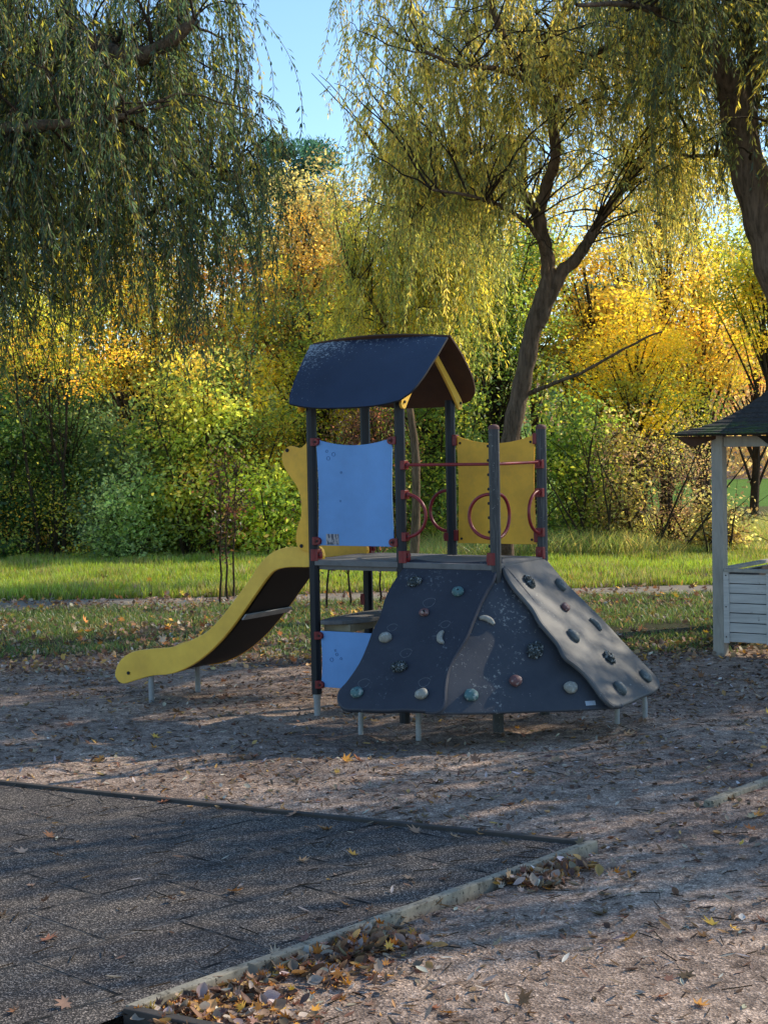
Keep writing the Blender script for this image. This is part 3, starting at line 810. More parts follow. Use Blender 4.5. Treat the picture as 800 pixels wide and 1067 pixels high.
# pale timber edging, dark edging
M_EDGE = painted('weathered_timber', (.34, .3, .225), .9, (.07, .06, .045), .8, 9, (.09, .08, .06), .58, 45, spec=.1)
M_EDGED = painted('dark_timber', (.06, .05, .042), .9, (.1, .09, .08), .4, 6)
def edging(name, p, q, w, h, mat, label, z0=-.03, extra=0):
    p, q = np.array(p), np.array(q); d = (q - p) / np.linalg.norm(q - p); nrm = np.array([-d[1], d[0]])
    k = 24; bm = bmesh.new(); rows = []
    for i in range(k + 1):
        t = i / k; c = p + (q - p) * t + nrm * (.006 * mnoise.noise(Vector((t * 5, w * 100, 0))))
        zz = h + .004 * mnoise.noise(Vector((t * 9, 3, h)))
        rows.append([bm.verts.new((c[0] + s * nrm[0] * w / 2, c[1] + s * nrm[1] * w / 2, z)) for s, z in ((-1, z0), (-1, zz), (1, zz), (1, z0))])
    for i in range(k):
        for j in range(3): bm.faces.new((rows[i][j], rows[i][j + 1], rows[i + 1][j + 1], rows[i + 1][j]))
    bm.faces.new(rows[0]); bm.faces.new(rows[-1][::-1])
    return tag(bm_obj(name, bm, mat, bevel=.004), label=label, cat='edging')
edging('timber_edging', CA + d1 * .03, CB - d1 * .0, .040, .034, M_EDGE, 'pale weathered timber edging on the right side of the rubber tiles')
edging('timber_edging', CA + d2 * .02 + d1 * .02, CA + d2 * 9, .035, .028, M_EDGED, 'dark thin edging along the far side of the rubber tiles')
e3 = gnd(198, 1066)[:2]
edging('timber_edging', CB - d1 * .01 - d2 * .0, CB - d2 * .9 - d1 * .05, .04, .035, M_EDGED, 'short dark edging board meeting the pale timber at the bottom left')
r1_ = gnd(738, 840)[:2]; r2_ = gnd(800, 816)[:2]; dr = (r2_ - r1_) / np.linalg.norm(r2_ - r1_)
edging('timber_edging', r1_, r1_ + dr * 2.6, .05, .026, M_EDGE, 'pale half buried timber edging in the gravel below the playhouse')

# ---- lawns, path, meadow (sheets)
def sheet(name, outline, z, mat):
    bm = bmesh.new(); f = bm.faces.new([bm.verts.new((p[0], p[1], z)) for p in outline])
    bmesh.ops.triangulate(bm, faces=[f])
    return tag(bm_obj(name, bm, mat), kind='structure')
def turf(name, c1, c2, c3, lo=.42, hi=.6):
    m, nt, b_ = new_mat(name)
    n1 = noise_node(nt, 1.6, 9, .75); n2 = noise_node(nt, 30, 5, .7)
    r_ = ramp(nt, n1.outputs['Fac'], [(lo, c1), (hi, c2)]); r3 = ramp(nt, n2.outputs['Fac'], [(.35, (.5, .5, .5)), (.65, (1.3, 1.3, 1.3))])
    L(nt, mixc(nt, 1.0, r_.outputs['Color'], r3.outputs['Color'], 'MULTIPLY'), b_.inputs['Base Color']); b_.inputs['Roughness'].default_value = 1
    b_.inputs['Specular IOR Level'].default_value = .1
    bump(nt, b_, n2.outputs['Fac'], .8, .03)
    return m
M_TURFN = turf('thin_turf', (.075, .06, .045), (.06, .08, .02), None)
M_TURFL = turf('lawn_turf', (.06, .085, .018), (.09, .14, .025), None)
M_MEADOW = turf('meadow', (.16, .13, .05), (.13, .14, .04), None)
M_FIELD = turf('field', (.12, .22, .03), (.17, .29, .045), None)
def wob(y0, y1, x0, x1, amp, seed, n=70):
    r = np.random.default_rng(seed); xs_ = np.linspace(x0, x1, n)
    w = sum(math.sqrt(1 / k) * amp * np.sin(xs_ * (.7 * k) + r.uniform(0, 6.3)) for k in (1, 2, 4, 7, 11)) / 2
    return [(x, y) for x, y in zip(xs_, np.linspace(y0, y1, n) + w)]
e_near = wob(13.7, 13.1, -14, 14, .28, 1)
e_pn = wob(17.0, 18.6, -14, 14, .1, 2)
e_pf = wob(18.3, 19.4, -14, 14, .14, 3)
e_hd = wob(27, 24, -14, 14, .2, 4)
sheet('grass_verge', e_near + e_pn[::-1], .004, M_TURFN)
M_PATH = painted('path_grit', (.27, .22, .165), .95, (.15, .12, .08), .6, 2.2, (.3, .27, .24), .6, 50)
sheet('path', e_pn + e_pf[::-1], .004, M_PATH)
sheet('lawn', e_pf + e_hd[::-1], .004, M_TURFL)
sheet('meadow', e_hd + [(30, 40), (-30, 40)], .004, M_MEADOW)
sheet('field', [(-40, 40), (60, 40), (60, 66), (-40, 66)], .004, M_FIELD)

# ---- grass blades
def blades(name, xy, h, w, tint, lean=.35):
    n = len(xy); ang = rng.uniform(0, 2 * np.pi, n); la = rng.uniform(0, 2 * np.pi, n)
    hh = h * rng.uniform(.5, 1.25, n); ww = w * rng.uniform(.7, 1.3, n)
    ln = lean * hh * rng.uniform(.2, 1.4, n)
    b = np.zeros((n, 3)); b[:, :2] = xy; b[:, 2] = xy_z(xy)
    s = np.stack([np.cos(ang) * ww / 2, np.sin(ang) * ww / 2, np.zeros(n)], -1)
    lv = np.stack([np.cos(la) * ln, np.sin(la) * ln, hh], -1)
    V = np.concatenate([b - s, b + s, b + lv * [.45, .45, .6] + s * .7, b + lv * [.45, .45, .6] - s * .7, b + lv], 0)
    i = np.arange(n)
    F1 = np.stack([i, i + n, i + 2 * n, i + 3 * n], -1)
    F2 = np.stack([i + 3 * n, i + 2 * n, i + 4 * n, i + 4 * n], -1)
    # triangles for tips: use two triangles for the base too, so that the face array is uniform
    F = np.concatenate([np.stack([i, i + n, i + 2 * n], -1), np.stack([i, i + 2 * n, i + 3 * n], -1), np.stack([i + 3 * n, i + 2 * n, i + 4 * n], -1)], 0)
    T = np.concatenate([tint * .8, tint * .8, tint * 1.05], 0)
    return tag(mesh_np(name, V, F, M_GRASS, tint=T), kind='stuff')
def xy_z(xy): return np.zeros(len(xy))
def vnoise(xy, s, seed=0):
    """cheap smooth value noise on arrays"""
    r = np.random.default_rng(seed); tab = r.random((64, 64))
    p = xy * s; i = np.floor(p).astype(int); f = p - i; f = f * f * (3 - 2 * f)
    g = lambda a, b: tab[a % 64, b % 64]
    return (g(i[:, 0], i[:, 1]) * (1 - f[:, 0]) + g(i[:, 0] + 1, i[:, 1]) * f[:, 0]) * (1 - f[:, 1]) + (g(i[:, 0], i[:, 1] + 1) * (1 - f[:, 0]) + g(i[:, 0] + 1, i[:, 1] + 1) * f[:, 0]) * f[:, 1]
def interp_edge(e, x): return np.interp(x, [p[0] for p in e], [p[1] for p in e])
def scatter(n, x0, x1, lo, hi):
    x = rng.uniform(x0, x1, n); y0 = lo(x) if callable(lo) else lo; y1 = hi(x) if callable(hi) else hi
    return np.stack([x, y0 + (y1 - y0) * rng.random(n)], -1)
def cone(xy, mg=.7): return xy[np.abs(xy[:, 0]) < .245 * xy[:, 1] + mg]
def jit(c, n, a=.25, hue=.15):
    c = np.tile(np.array(c, float), (n, 1)) * rng.uniform(1 - a, 1 + a, (n, 1)); return np.clip(c * rng.uniform(1 - hue, 1 + hue, (n, 3)), 0, 1)
xy = cone(scatter(170000, -7, 7, lambda x: interp_edge(e_pf, x) - .05, lambda x: interp_edge(e_hd, x) + .8))
t = jit((.21, .25, .035), len(xy)); pv = vnoise(xy, 1.1, 40) * .6 + vnoise(xy, 3.3, 41) * .4; t *= (.7 + .6 * pv)[:, None]; dry = rng.random(len(xy)) < .10 + .35 * (pv < .4); t[dry] = jit((.25, .21, .07), dry.sum())
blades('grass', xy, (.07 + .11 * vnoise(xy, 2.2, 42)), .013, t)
xy = cone(scatter(90000, -6, 6, lambda x: interp_edge(e_near, x) - .25, lambda x: interp_edge(e_pn, x) + .05))
dens = vnoise(xy, 1.3, 5) * .6 + vnoise(xy, 4, 6) * .4 + np.clip((xy[:, 1] - 14.2) * .12, -.2, .25)
xy = xy[dens > .42 + .35 * rng.random(len(xy))]
t = jit((.09, .13, .03), len(xy)); dry = rng.random(len(xy)) < .25; t[dry] = jit((.2, .16, .06), dry.sum())
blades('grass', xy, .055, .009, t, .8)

# tall dry grass before the shrubs on the right
xy = cone(scatter(100000, -1.0, 9, 22.9, 30))
xy = xy[(xy[:, 0] > .6 + .3 * np.sin(xy[:, 1]))]
t = jit((.42, .34, .11), len(xy)); gsel = rng.random(len(xy)) < .55; t[gsel] = jit((.2, .24, .05), gsel.sum())
tg = blades('tall_grass', xy, .10 + .38 * vnoise(xy, .9, 77), .010, t, .9)

# ------------------------------------------------------------------ fallen leaves (stuff)
def place(template, faces, pos, scale, yaw, tilt, tint, name, curl=None):
    n = len(pos); k = len(template)
    T = np.tile(template[None], (n, 1, 1)) * scale[:, None, None]
    if curl is not None:                         # bend every leaf by its own amount
        T[:, :, 2] *= curl[:, None]
    ca, sa = np.cos(tilt[:, 0]), np.sin(tilt[:, 0]); cb, sb = np.cos(tilt[:, 1]), np.sin(tilt[:, 1]); cy, sy = np.cos(yaw), np.sin(yaw)
    x, y, z = T[..., 0], T[..., 1], T[..., 2]
    y, z = y * ca[:, None] - z * sa[:, None], y * sa[:, None] + z * ca[:, None]
    x, z = x * cb[:, None] + z * sb[:, None], -x * sb[:, None] + z * cb[:, None]
    x, y = x * cy[:, None] - y * sy[:, None], x * sy[:, None] + y * cy[:, None]
    z = z - z.min(1, keepdims=True)
    V = np.stack([x, y, z], -1) + pos[:, None, :]
    F = (faces[None] + (np.arange(n) * k)[:, None, None]).reshape(-1, faces.shape[1])
    return tag(mesh_np(name, V.reshape(-1, 3), F, M_LITTER, tint=np.repeat(tint, len(faces), 0)), kind='stuff')
# narrow leaf: 2 x 5 strip with a fold and a curl
lx = np.linspace(-.5, .5, 6); lw = np.array([.0, .085, .12, .11, .07, .0])
tmpl_n = np.array([(x, s * w, .10 * (x * x) * 4 * .6 + abs(s) * w * .5) for x, w in zip(lx, lw) for s in (-1, 0, 1)])
fn = []
for i in range(5):
    for s in (0, 1): fn.append((i * 3 + s, (i + 1) * 3 + s, (i + 1) * 3 + s + 1, i * 3 + s + 1))
fn = np.array(fn)
# oval leaf
lw2 = np.array([.02, .22, .31, .29, .17, .0])
tmpl_o = np.array([(x, s * w, .5 * x * x + abs(s) * w * .55) for x, w in zip(lx, lw2) for s in (-1, 0, 1)])
# maple leaf: lobed fan around the centre, as quads centre-a-tip-b
ang = []; 
lobes = [(-150, .42), (-125, .26), (-95, .55), (-70, .3), (-38, .72), (-18, .36), (0, .85), (18, .36), (38, .72), (70, .3), (95, .55), (125, .26), (150, .42), (180, .12)]
pts = [(0, 0, .0)]
for a, r_ in lobes: pts.append((math.cos(R(a)) * r_ * .65, math.sin(R(a)) * r_ * .65, .38 * r_ * r_ * (1 + .5 * math.sin(a))))
pts.append((-.62, .03, .12)); tmpl_m = np.array(pts)
fm = [(0, i, i + 1) for i in range(1, len(lobes))] + [(0, len(lobes), 1)]
fm = np.array([(a, b, c) for a, b, c in fm] + [(0, len(lobes), len(lobes) + 1)])

def ground_z(p):
    z = np.array([.016 * mnoise.noise(Vector((a, b, 0)) * .9) + .010 * mnoise.noise(Vector((a, b, 0)) * 4.1) + .007 * mnoise.noise(Vector((a, b, 0)) * 11) for a, b in p])
    z *= np.where(p[:, 1] > 11, np.clip((12.9 - p[:, 1]) / 1.5, 0, 1), 1)
    z[in_tiles(p[:, 0], p[:, 1], -.02)] = .014
    return z
def litter(name, tmpl, F, xy, s0, s1, tiltmax, palette, weights, curl=(.3, 1.6), zadd=0):
    n = len(xy); pal = np.array(palette, float); ci = rng.choice(len(pal), n, p=np.array(weights) / sum(weights))
    t = np.clip(pal[ci] * rng.uniform(.65, 1.35, (n, 1)) * rng.uniform(.9, 1.1, (n, 3)), 0, 1)
    pos = np.concatenate([xy, (ground_z(xy) + .002 + (zadd if np.isscalar(zadd) else zadd))[:, None]], 1)
    return place(tmpl, F, pos, rng.uniform(s0, s1, n), rng.uniform(0, 2 * np.pi, n), rng.normal(0, tiltmax, (n, 2)), t, name, rng.uniform(curl[0], curl[1], n))
BROWN = [(.17, .1, .06), (.22, .16, .12), (.09, .06, .042), (.3, .25, .2), (.36, .21, .08), (.42, .37, .32)]
def keep_litter(xy, thin_tiles=.25, k=.45, sd=9):
    d = vnoise(xy, .8, sd) * .5 + vnoise(xy, 2.6, sd + 1) * .5
    ok = d > k * rng.random(len(xy)) + .18
    t = in_tiles(xy[:, 0], xy[:, 1]); ok &= ~t | (rng.random(len(xy)) < thin_tiles)
    return xy[ok]
def view_scatter(n, y0, y1, mg=.3):
    y = np.sqrt(rng.uniform(y0 ** 2, y1 ** 2, n)); x = rng.uniform(-1, 1, n) * (.245 * y + mg)
    return np.stack([x, y], -1)
xy = keep_litter(view_scatter(17000, 4.4, 14.8), .08)
litter('fallen_leaves', tmpl_n, fn, xy, .018, .062, .25, BROWN, [6, 5, 5, 2, 1, .7])
xy = keep_litter(view_scatter(6500, 5.5, 14.8), .1, sd=15)
litter('fallen_leaves', tmpl_o, fn, xy, .016, .045, .35, BROWN, [5, 3, 5, 2, 1.5, .8])
xy = view_scatter(300, 4.5, 13)
litter('fallen_leaves', tmpl_m, fm, xy, .05, .1, .3, [(.42, .2, .05), (.45, .28, .06), (.25, .12, .06), (.3, .2, .13), (.15, .09, .06)], [2, 1, 4, 5, 4])
# leaves on verge and lawn: orange patches
xy = cone(scatter(9000, -7, 7, 12.6, 25.5)); d = vnoise(xy, .7, 21) * .6 + vnoise(xy, 2.3, 22) * .4; xy = xy[d > .3 + .45 * rng.random(len(xy))]
litter('fallen_leaves', tmpl_m, fm, xy, .05, .12, .5, [(.5, .2, .06), (.55, .34, .07), (.25, .12, .06), (.36, .26, .18), (.14, .08, .05)], [2.5, 2, 4, 4, 4], zadd=.02)
xy = cone(scatter(26000, -6, 6, 12.5, 19.5)); d = vnoise(xy, .9, 51) * .5 + vnoise(xy, 3.1, 52) * .5 + np.clip((14.2 - xy[:, 1]) * .25, -.08, .2); xy = xy[d > .36 + .4 * rng.random(len(xy))]
litter('fallen_leaves', tmpl_o, fn, xy, .025, .065, .5, [(.26, .17, .11), (.16, .1, .07), (.36, .24, .13), (.4, .34, .27), (.42, .24, .07)], [5, 5, 3, 2, 2], zadd=.012)
# small twigs and sticks
n = 700; xy = view_scatter(n, 4.6, 14)
bx = []
Vt, Ft = [], []
zz = ground_z(xy)
for i in range(n):
    l = rng.uniform(.02, .11); a = rng.uniform(0, np.pi); w = .0016; dx, dy = math.cos(a) * l / 2, math.sin(a) * l / 2; nx, ny = -math.sin(a) * w, math.cos(a) * w
    k = len(Vt); z = zz[i] + .004
    Vt += [(xy[i, 0] - dx - nx, xy[i, 1] - dy - ny, z), (xy[i, 0] - dx + nx, xy[i, 1] - dy + ny, z), (xy[i, 0] + dx + nx, xy[i, 1] + dy + ny, z + .004), (xy[i, 0] + dx - nx, xy[i, 1] + dy - ny, z + .004),
           (xy[i, 0] - dx, xy[i, 1] - dy, z + .0035), (xy[i, 0] + dx, xy[i, 1] + dy, z + .008)]
    Ft += [(k, k + 3, k + 5, k + 4), (k + 1, k + 4, k + 5, k + 2)]
tag(mesh_np('fallen_twigs', Vt, Ft, M_TWIG), kind='stuff')
# the drift of leaves against the pale edging
tt_ = rng.random(1900) ** 1.25 * 2.45; off = np.abs(rng.normal(0, .09 + .16 * np.exp(-tt_ * 1.4), 1900)) + .03
nR = np.array([d1[1], -d1[0]])
xy = CB + d1 * tt_[:, None] + nR * off[:, None]
dn = vnoise(np.stack([tt_, tt_ * 0], -1), 4, 31); xy = xy[(dn > (.1 + .55 * (tt_ / 2.45)) + .25 * rng.random(len(xy)))]
zadd = np.maximum(0, .045 - .25 * rng.random(len(xy)) * .16)
litter('leaf_drift', tmpl_m, fm, xy, .028, .062, .4, [(.4, .17, .04), (.5, .28, .05), (.16, .07, .04), (.28, .17, .11), (.10, .055, .04), (.36, .27, .2)], [4, 2, 4, 4, 4, 1.2], zadd=zadd * .45 * rng.random(len(xy)))
xy2 = xy[::2] + rng.normal(0, .02, (len(xy[::2]), 2)) + nR * .02
litter('leaf_drift', tmpl_o, fn, xy2, .03, .065, .4, BROWN, [4, 4, 4, 2, 3, .8], zadd=.012)

# ================================================================== TREES
def tubes_np(paths, sides=6):
    """paths: list of (pts (k,3), radii (k,)) -> V, F"""
    V, F, off = [], [], 0
    for P, r in paths:
        P = np.asarray(P, float); k = len(P)
        T = np.gradient(P, axis=0); T /= np.linalg.norm(T, axis=1, keepdims=True) + 1e-9
        ref = np.array([0.3, 1., .1]) if abs(T[0, 2]) > .6 else np.array([0, 0, 1.])
        A = np.empty_like(T); a0 = np.cross(T[0], ref)
        for q_ in range(k):
            a0 = a0 - T[q_] * (a0 @ T[q_]); a0 = a0 / (math.sqrt(a0 @ a0) + 1e-9); A[q_] = a0
        B = np.cross(T, A)
        th = np.arange(sides) * 2 * np.pi / sides
        ring = (A[:, None] * np.cos(th)[None, :, None] + B[:, None] * np.sin(th)[None, :, None]) * np.asarray(r)[:, None, None] + P[:, None]
        V.append(ring.reshape(-1, 3))
        i, j = np.meshgrid(np.arange(k - 1), np.arange(sides), indexing='ij')
        a = off + i * sides + j; b = off + i * sides + (j + 1) % sides
        F.append(np.stack([a, b, b + sides, a + sides], -1).reshape(-1, 4)); off += k * sides
    return np.concatenate(V), np.concatenate(F)

def leaves_np(C, D, ln, wd, tint, r):
    """rhombic leaves at C pointing along D"""
    n = len(C); D = D / (np.linalg.norm(D, axis=1, keepdims=True) + 1e-9)
    Rn = r.normal(size=(n, 3)); S_ = np.cross(D, Rn); S_ /= np.linalg.norm(S_, axis=1, keepdims=True) + 1e-9
    Up = np.cross(S_, D)
    ln = ln[:, None]; wd = wd[:, None]
    bend = Up * ln * r.uniform(-.12, .12, (n, 1))
    V = np.stack([C, C + D * ln * .45 + S_ * wd / 2 + bend, C + D * ln, C + D * ln * .45 - S_ * wd / 2 + bend], 1).reshape(-1, 3)
    F = (np.arange(n) * 4)[:, None] + np.arange(4)[None]
    return V, F

def bez(p0, p1, p2, n):
    t = np.linspace(0, 1, n)[:, None]; return (1 - t) ** 2 * p0 + 2 * t * (1 - t) * p1 + t ** 2 * p2

def broadleaf(name, label, cat, loc, H, rx, ry, zc, rz, nclump, per, leaf, palette, weights, tr=.08, seed=0, sig=.28, stems=1, group=None, topcol=None, gap=0, bare=False):
    r = np.random.default_rng(seed)
    root = empty(name, loc, label=label, cat=cat, group=group)
    # clump centres, kept towards the outside, with an uneven outline
    u = r.normal(size=(nclump, 3)); u /= np.linalg.norm(u, axis=1, keepdims=True)
    rad = r.random(nclump) ** .45 * r.uniform(.7, 1.12, nclump)
    C = u * rad[:, None] * [rx, ry, rz] + [0, 0, zc]
    if stems > 1:
        lo_ = r.random(nclump) < .33; C[lo_, 2] = r.uniform(.05, .32 * H, lo_.sum())
    C[:, 2] = np.maximum(C[:, 2], .12)
    paths = []
    bases = [np.array([r.normal(0, .12 * stems ** .5), r.normal(0, .12 * stems ** .5), 0]) if stems > 1 else np.zeros(3) for _ in range(stems)]
    tops = []
    for b in bases:
        top = np.array([b[0] * 2.5 + r.normal(0, .12 * rx), b[1] * 2 + r.normal(0, .12), zc + rz * (.55 if stems == 1 else r.uniform(.1, .6))])
        k = 9; tt = np.linspace(0, 1, k)[:, None]; P = b + (top - b) * tt + np.cumsum(r.normal(0, .03 * H / 5, (k, 3)), 0) * [1, 1, 0]
        P[0, 2] = -.1
        paths.append((P, tr * np.linspace(1, .25, k) * (1 if stems == 1 else .6))); tops.append(P)
    for c in C[::1 if nclump < 60 else 2]:
        P = tops[r.integers(len(tops))]; f = np.clip((c[2] / max(P[-1, 2], .1)) - r.uniform(.15, .45), .08, .95)
        q = P[int(f * (len(P) - 1))]
        mid = (q + c) / 2 + np.array([0, 0, .12 * rz])
        rr = tr * (1 - f * .75) * .38 * (1 if stems == 1 else .7)
        paths.append((bez(q, mid, c, 6), np.linspace(rr, .006, 6)))
        for _ in range(2):
            e = c + r.normal(0, sig * 1.3, 3); paths.append((bez(c, (c + e) / 2 + r.normal(0, .05, 3), e, 4), np.linspace(.006, .003, 4)))
    V, F = tubes_np(paths, 6)
    mesh_np('trunk', V, F, M_TWIG if tr < .12 else M_BARK, root, smooth=True)
    n = nclump * per
    ci = np.repeat(np.arange(nclump), per)
    cs = sig * r.uniform(.6, 1.3, nclump)
    P = C[ci] + r.normal(size=(n, 3)) * cs[ci][:, None] * [1, 1, .75]
    ok = P[:, 2] > .04; P = P[ok]; ci = ci[ok]; n = len(P)
    D = r.normal(size=(n, 3)) * [1, 1, .6] + [0, 0, -.35]
    pal = np.array(palette, float); w = np.array(weights, float) / sum(weights)
    cc = r.choice(len(pal), nclump, p=w); col = pal[cc][ci]
    sw = r.random(n) < .14; col[sw] = pal[r.choice(len(pal), sw.sum(), p=w)]
    col = col * r.uniform(.55, 1.4, nclump)[ci][:, None] * r.uniform(.8, 1.2, (n, 1)) * r.uniform(.94, 1.06, (n, 3))
    if topcol is not None:
        hgt = np.clip((P[:, 2] - zc) / rz, 0, 1)[:, None]; col = col * (1 - hgt * .7) + np.array(topcol) * hgt * .7
    V, F = leaves_np(P, D, leaf * r.uniform(.6, 1.25, n), leaf * .58 * r.uniform(.7, 1.2, n), col, r)
    mesh_np('crown', V, F, M_LEAF, root, tint=np.clip(col, 0, 1))
    return root

def willow(label, limbs, nsec, seed, palette, weights, crown_c, crown_r, strand=(1.0, 2.2), per_sec=9, leaf=.068, group=None, base=None, keep=None, zmin=1.9, zfun=None, limb_zmin=2.2, sec_r=1.0):
    """limbs: list of (pts, r0, r1). Secondary branches arch from them; strands hang from those."""
    r = np.random.default_rng(seed)
    base = np.array(base if base is not None else limbs[0][0][0], float); base[2] = 0
    root = empty('willow_tree', tuple(base), label=label, cat='tree', group=group)
    paths, src = [], []
    for pts, r0, r1 in limbs:
        P = np.array(catmull([tuple(p) for p in pts], 6, False)); k = len(P)
        P = P + np.cumsum(r.normal(0, .004, (k, 3)), 0)
        rad = np.linspace(r0, r1, k) * (1 + .07 * np.sin(np.arange(k) * 1.7 + r.uniform(0, 6)))
        paths.append((P - base, rad)); src.append(P)
    V, F = tubes_np(paths, 14)
    mesh_np('trunk', V, F, M_BARK, root, smooth=True)
    crown_c, crown_r = np.array(crown_c, float), np.array(crown_r, float)
    sec, anchors, adir = [], [], []
    allp = np.concatenate([P[len(P) // 5:] for P in src]); allp = allp[allp[:, 2] > limb_zmin]
    for i in range(nsec):
        tgt = r.normal(size=3); tgt /= np.linalg.norm(tgt)
        e = crown_c + tgt * crown_r * r.random() ** .4 * r.uniform(.8, 1.05)
        if e[2] < 2.6 or (keep is not None and not keep(e)): continue
        dd = np.linalg.norm((allp - e) * [1, 1, .8], axis=1) + 1.2 * np.maximum(0, allp[:, 2] - e[2]) + r.uniform(0, .7, len(allp))
        q = allp[dd.argmin()]; L_ = np.linalg.norm(e - q)
        midp = (q + e) / 2 + np.array([0, 0, .22 * min(L_, 2)]) + r.normal(0, .12, 3)
        S_ = bez(q, midp, e, 9) + np.cumsum(r.normal(0, .018, (9, 3)), 0)
        sec.append((S_ - base, sec_r * np.linspace(.009 + .008 * L_, .005, 9)))
        for _ in range(per_sec):
            f = r.uniform(.2, 1) ** .7 * 8; k = int(min(f, 7.99)); a = S_[k] + (S_[k + 1] - S_[k]) * (f - k)
            anchors.append(a); adir.append((S_[-1] - S_[0]) / (np.linalg.norm(S_[-1] - S_[0]) + 1e-6))
    V, F = tubes_np(sec, 5)
    mesh_np('branches', V, F, M_TWIG, root, smooth=True)
    A = np.array(anchors); Dr = np.array(adir); n = len(A)
    # strands: spring out a little, then hang
    L_ = r.uniform(strand[0], strand[1], n) * r.uniform(.6, 1, n); M_ = 10
    short = r.random(n) < .45; L_[short] = r.uniform(.2, .65, short.sum()); droop = np.where(short, r.uniform(.45, .85, n), 1.0)
    t = np.linspace(0, 1, M_)[None, :, None]
    out = (Dr * [1, 1, 0] * .5 + r.normal(0, .35, (n, 3)) * [1, 1, 0])[:, None, :]
    ph = r.uniform(0, 6.3, (n, 1, 2))
    sway = np.concatenate([np.sin(t * 4 + ph[..., :1]), np.cos(t * 3.4 + ph[..., 1:]), 0 * t + 0 * ph[..., :1]], -1) * .05 * t
    P = A[:, None, :] + out * (1 - np.exp(-2.2 * t)) * np.where(short, .75, .42)[:, None, None] * L_[:, None, None] ** .6 + np.array([0, 0, -1.]) * ((L_ * droop)[:, None, None] * (t ** 1.3)) + sway * 1.7 * L_[:, None, None]
    zlim = (zfun(P[:, -1, 0]) if zfun else zmin) + r.random(n) * .9
    ok = (P[:, -1, 2] > zlim)
    if keep is not None:
        ok &= np.array([keep(p) for p in P[:, -1]])
    P = P[ok]; L_ = L_[ok]; n = len(P)
    # ribbons for the stems
    W = np.array([.0022, 0, 0]); W2 = np.array([0, .0022, 0])
    Vs = np.stack([P - W, P + W, P + W2], 2) - base                  # n,M,3,3
    idx = np.arange(n * M_).reshape(n, M_)[:, :-1].ravel() * 3
    Fs = np.concatenate([np.stack([idx + a, idx + b, idx + 3 + b, idx + 3 + a], -1) for a, b in ((0, 1), (1, 2), (2, 0))], 0)
    # leaves along them
    cnt = np.maximum(6, (L_ / .017)).astype(int); si = np.repeat(np.arange(n), cnt); m_ = len(si)
    ft = r.uniform(.04, 1, m_) * (M_ - 1); k = np.minimum(ft.astype(int), M_ - 2); fr = (ft - k)[:, None]
    a, b = P[si, k], P[si, k + 1]
    C = a + (b - a) * fr - base; tan = (b - a) / (np.linalg.norm(b - a, axis=1, keepdims=True) + 1e-9)
    az = r.uniform(0, 2 * np.pi, m_); hor = np.stack([np.cos(az), np.sin(az), np.zeros(m_)], -1)
    D = tan * .8 + hor * r.uniform(.1, 1.0, (m_, 1)) + [0, 0, -.25]; C = C + hor * r.uniform(0, .02, (m_, 1))
    pal = np.array(palette, float); w = np.array(weights, float) / sum(weights)
    sc = pal[r.choice(len(pal), n, p=w)] * r.uniform(.7, 1.3, (n, 1))
    col = sc[si] * r.uniform(.75, 1.25, (m_, 1)) * r.uniform(.93, 1.07, (m_, 3))
    sw = r.random(m_) < .12; col[sw] = pal[-1] * r.uniform(.8, 1.2, (sw.sum(), 1))
    V, F = leaves_np(C, D, leaf * r.uniform(.5, 1.3, m_), leaf * .2 * r.uniform(.8, 1.3, m_), col, r)
    off = len(V); Vall = np.concatenate([V, Vs.reshape(-1, 3)]); Fall = np.concatenate([F, Fs + off])
    tint = np.concatenate([col, np.tile([[.09, .07, .03]], (len(Fs), 1))])
    mesh_np('crown', Vall, Fall, M_LEAF, root, tint=np.clip(tint, 0, 1))
    return root

OLIVE = [(.055, .075, .03), (.08, .10, .035), (.045, .06, .03), (.14, .14, .03), (.2, .19, .04)]
GOLD = [(.13, .13, .042), (.2, .18, .048), (.09, .1, .034), (.29, .24, .06), (.36, .28, .07)]
def A_(x, y, D): return at(x, y, D)
# --- left willow: trunk out of frame on the left
B = np.array([-5.6, 13.6, 0])
limbsL = [([B, B + [.1, 0, 1.6], B + [.3, -.2, 3.0], A_(-120, 170, 13.2), A_(0, 105, 12.8), A_(75, 52, 12.6), A_(150, 58, 12.3), A_(205, 18, 12)], .26, .035),
          ([B + [.3, -.2, 2.9], A_(-200, 40, 13), A_(-60, -60, 12.5), A_(100, -110, 12.2)], .16, .04),
          ([B + [.3, -.2, 3.0], A_(-150, 290, 13.5), A_(-20, 225, 13.8), A_(110, 230, 14), A_(220, 195, 14.2)], .11, .02),
          ([B + [.2, -.1, 2.4], A_(-220, 200, 12.5), A_(-90, 145, 12), A_(30, 130, 11.6), A_(130, 122, 11.4)], .1, .02),
          ([B + [.2, 0, 3.1], B + [.3, .3, 5], B + [.8, .2, 7]], .14, .05),
          ([A_(0, 105, 12.8), A_(80, 140, 13.4), A_(170, 175, 13.8), A_(250, 195, 14)], .04, .012)]
willow('big dark willow with long drooping leafy strands on the left', limbsL, 600, 3, [(.030, .048, .022), (.045, .064, .025), (.025, .038, .02), (.09, .1, .025), (.17, .15, .03)], [5, 5, 4, 1.6, .8], (-3.3, 13.0, 4.7), (2.95, 2.1, 2.4), strand=(.6, 2.1), per_sec=9, leaf=.06, sec_r=.75, base=B, zmin=1.75,
       keep=lambda p: p[0] < -1.0 + .35 * math.sin(p[2] * 2.2) - max(0, p[2] - 4.9) * .35 + .42)
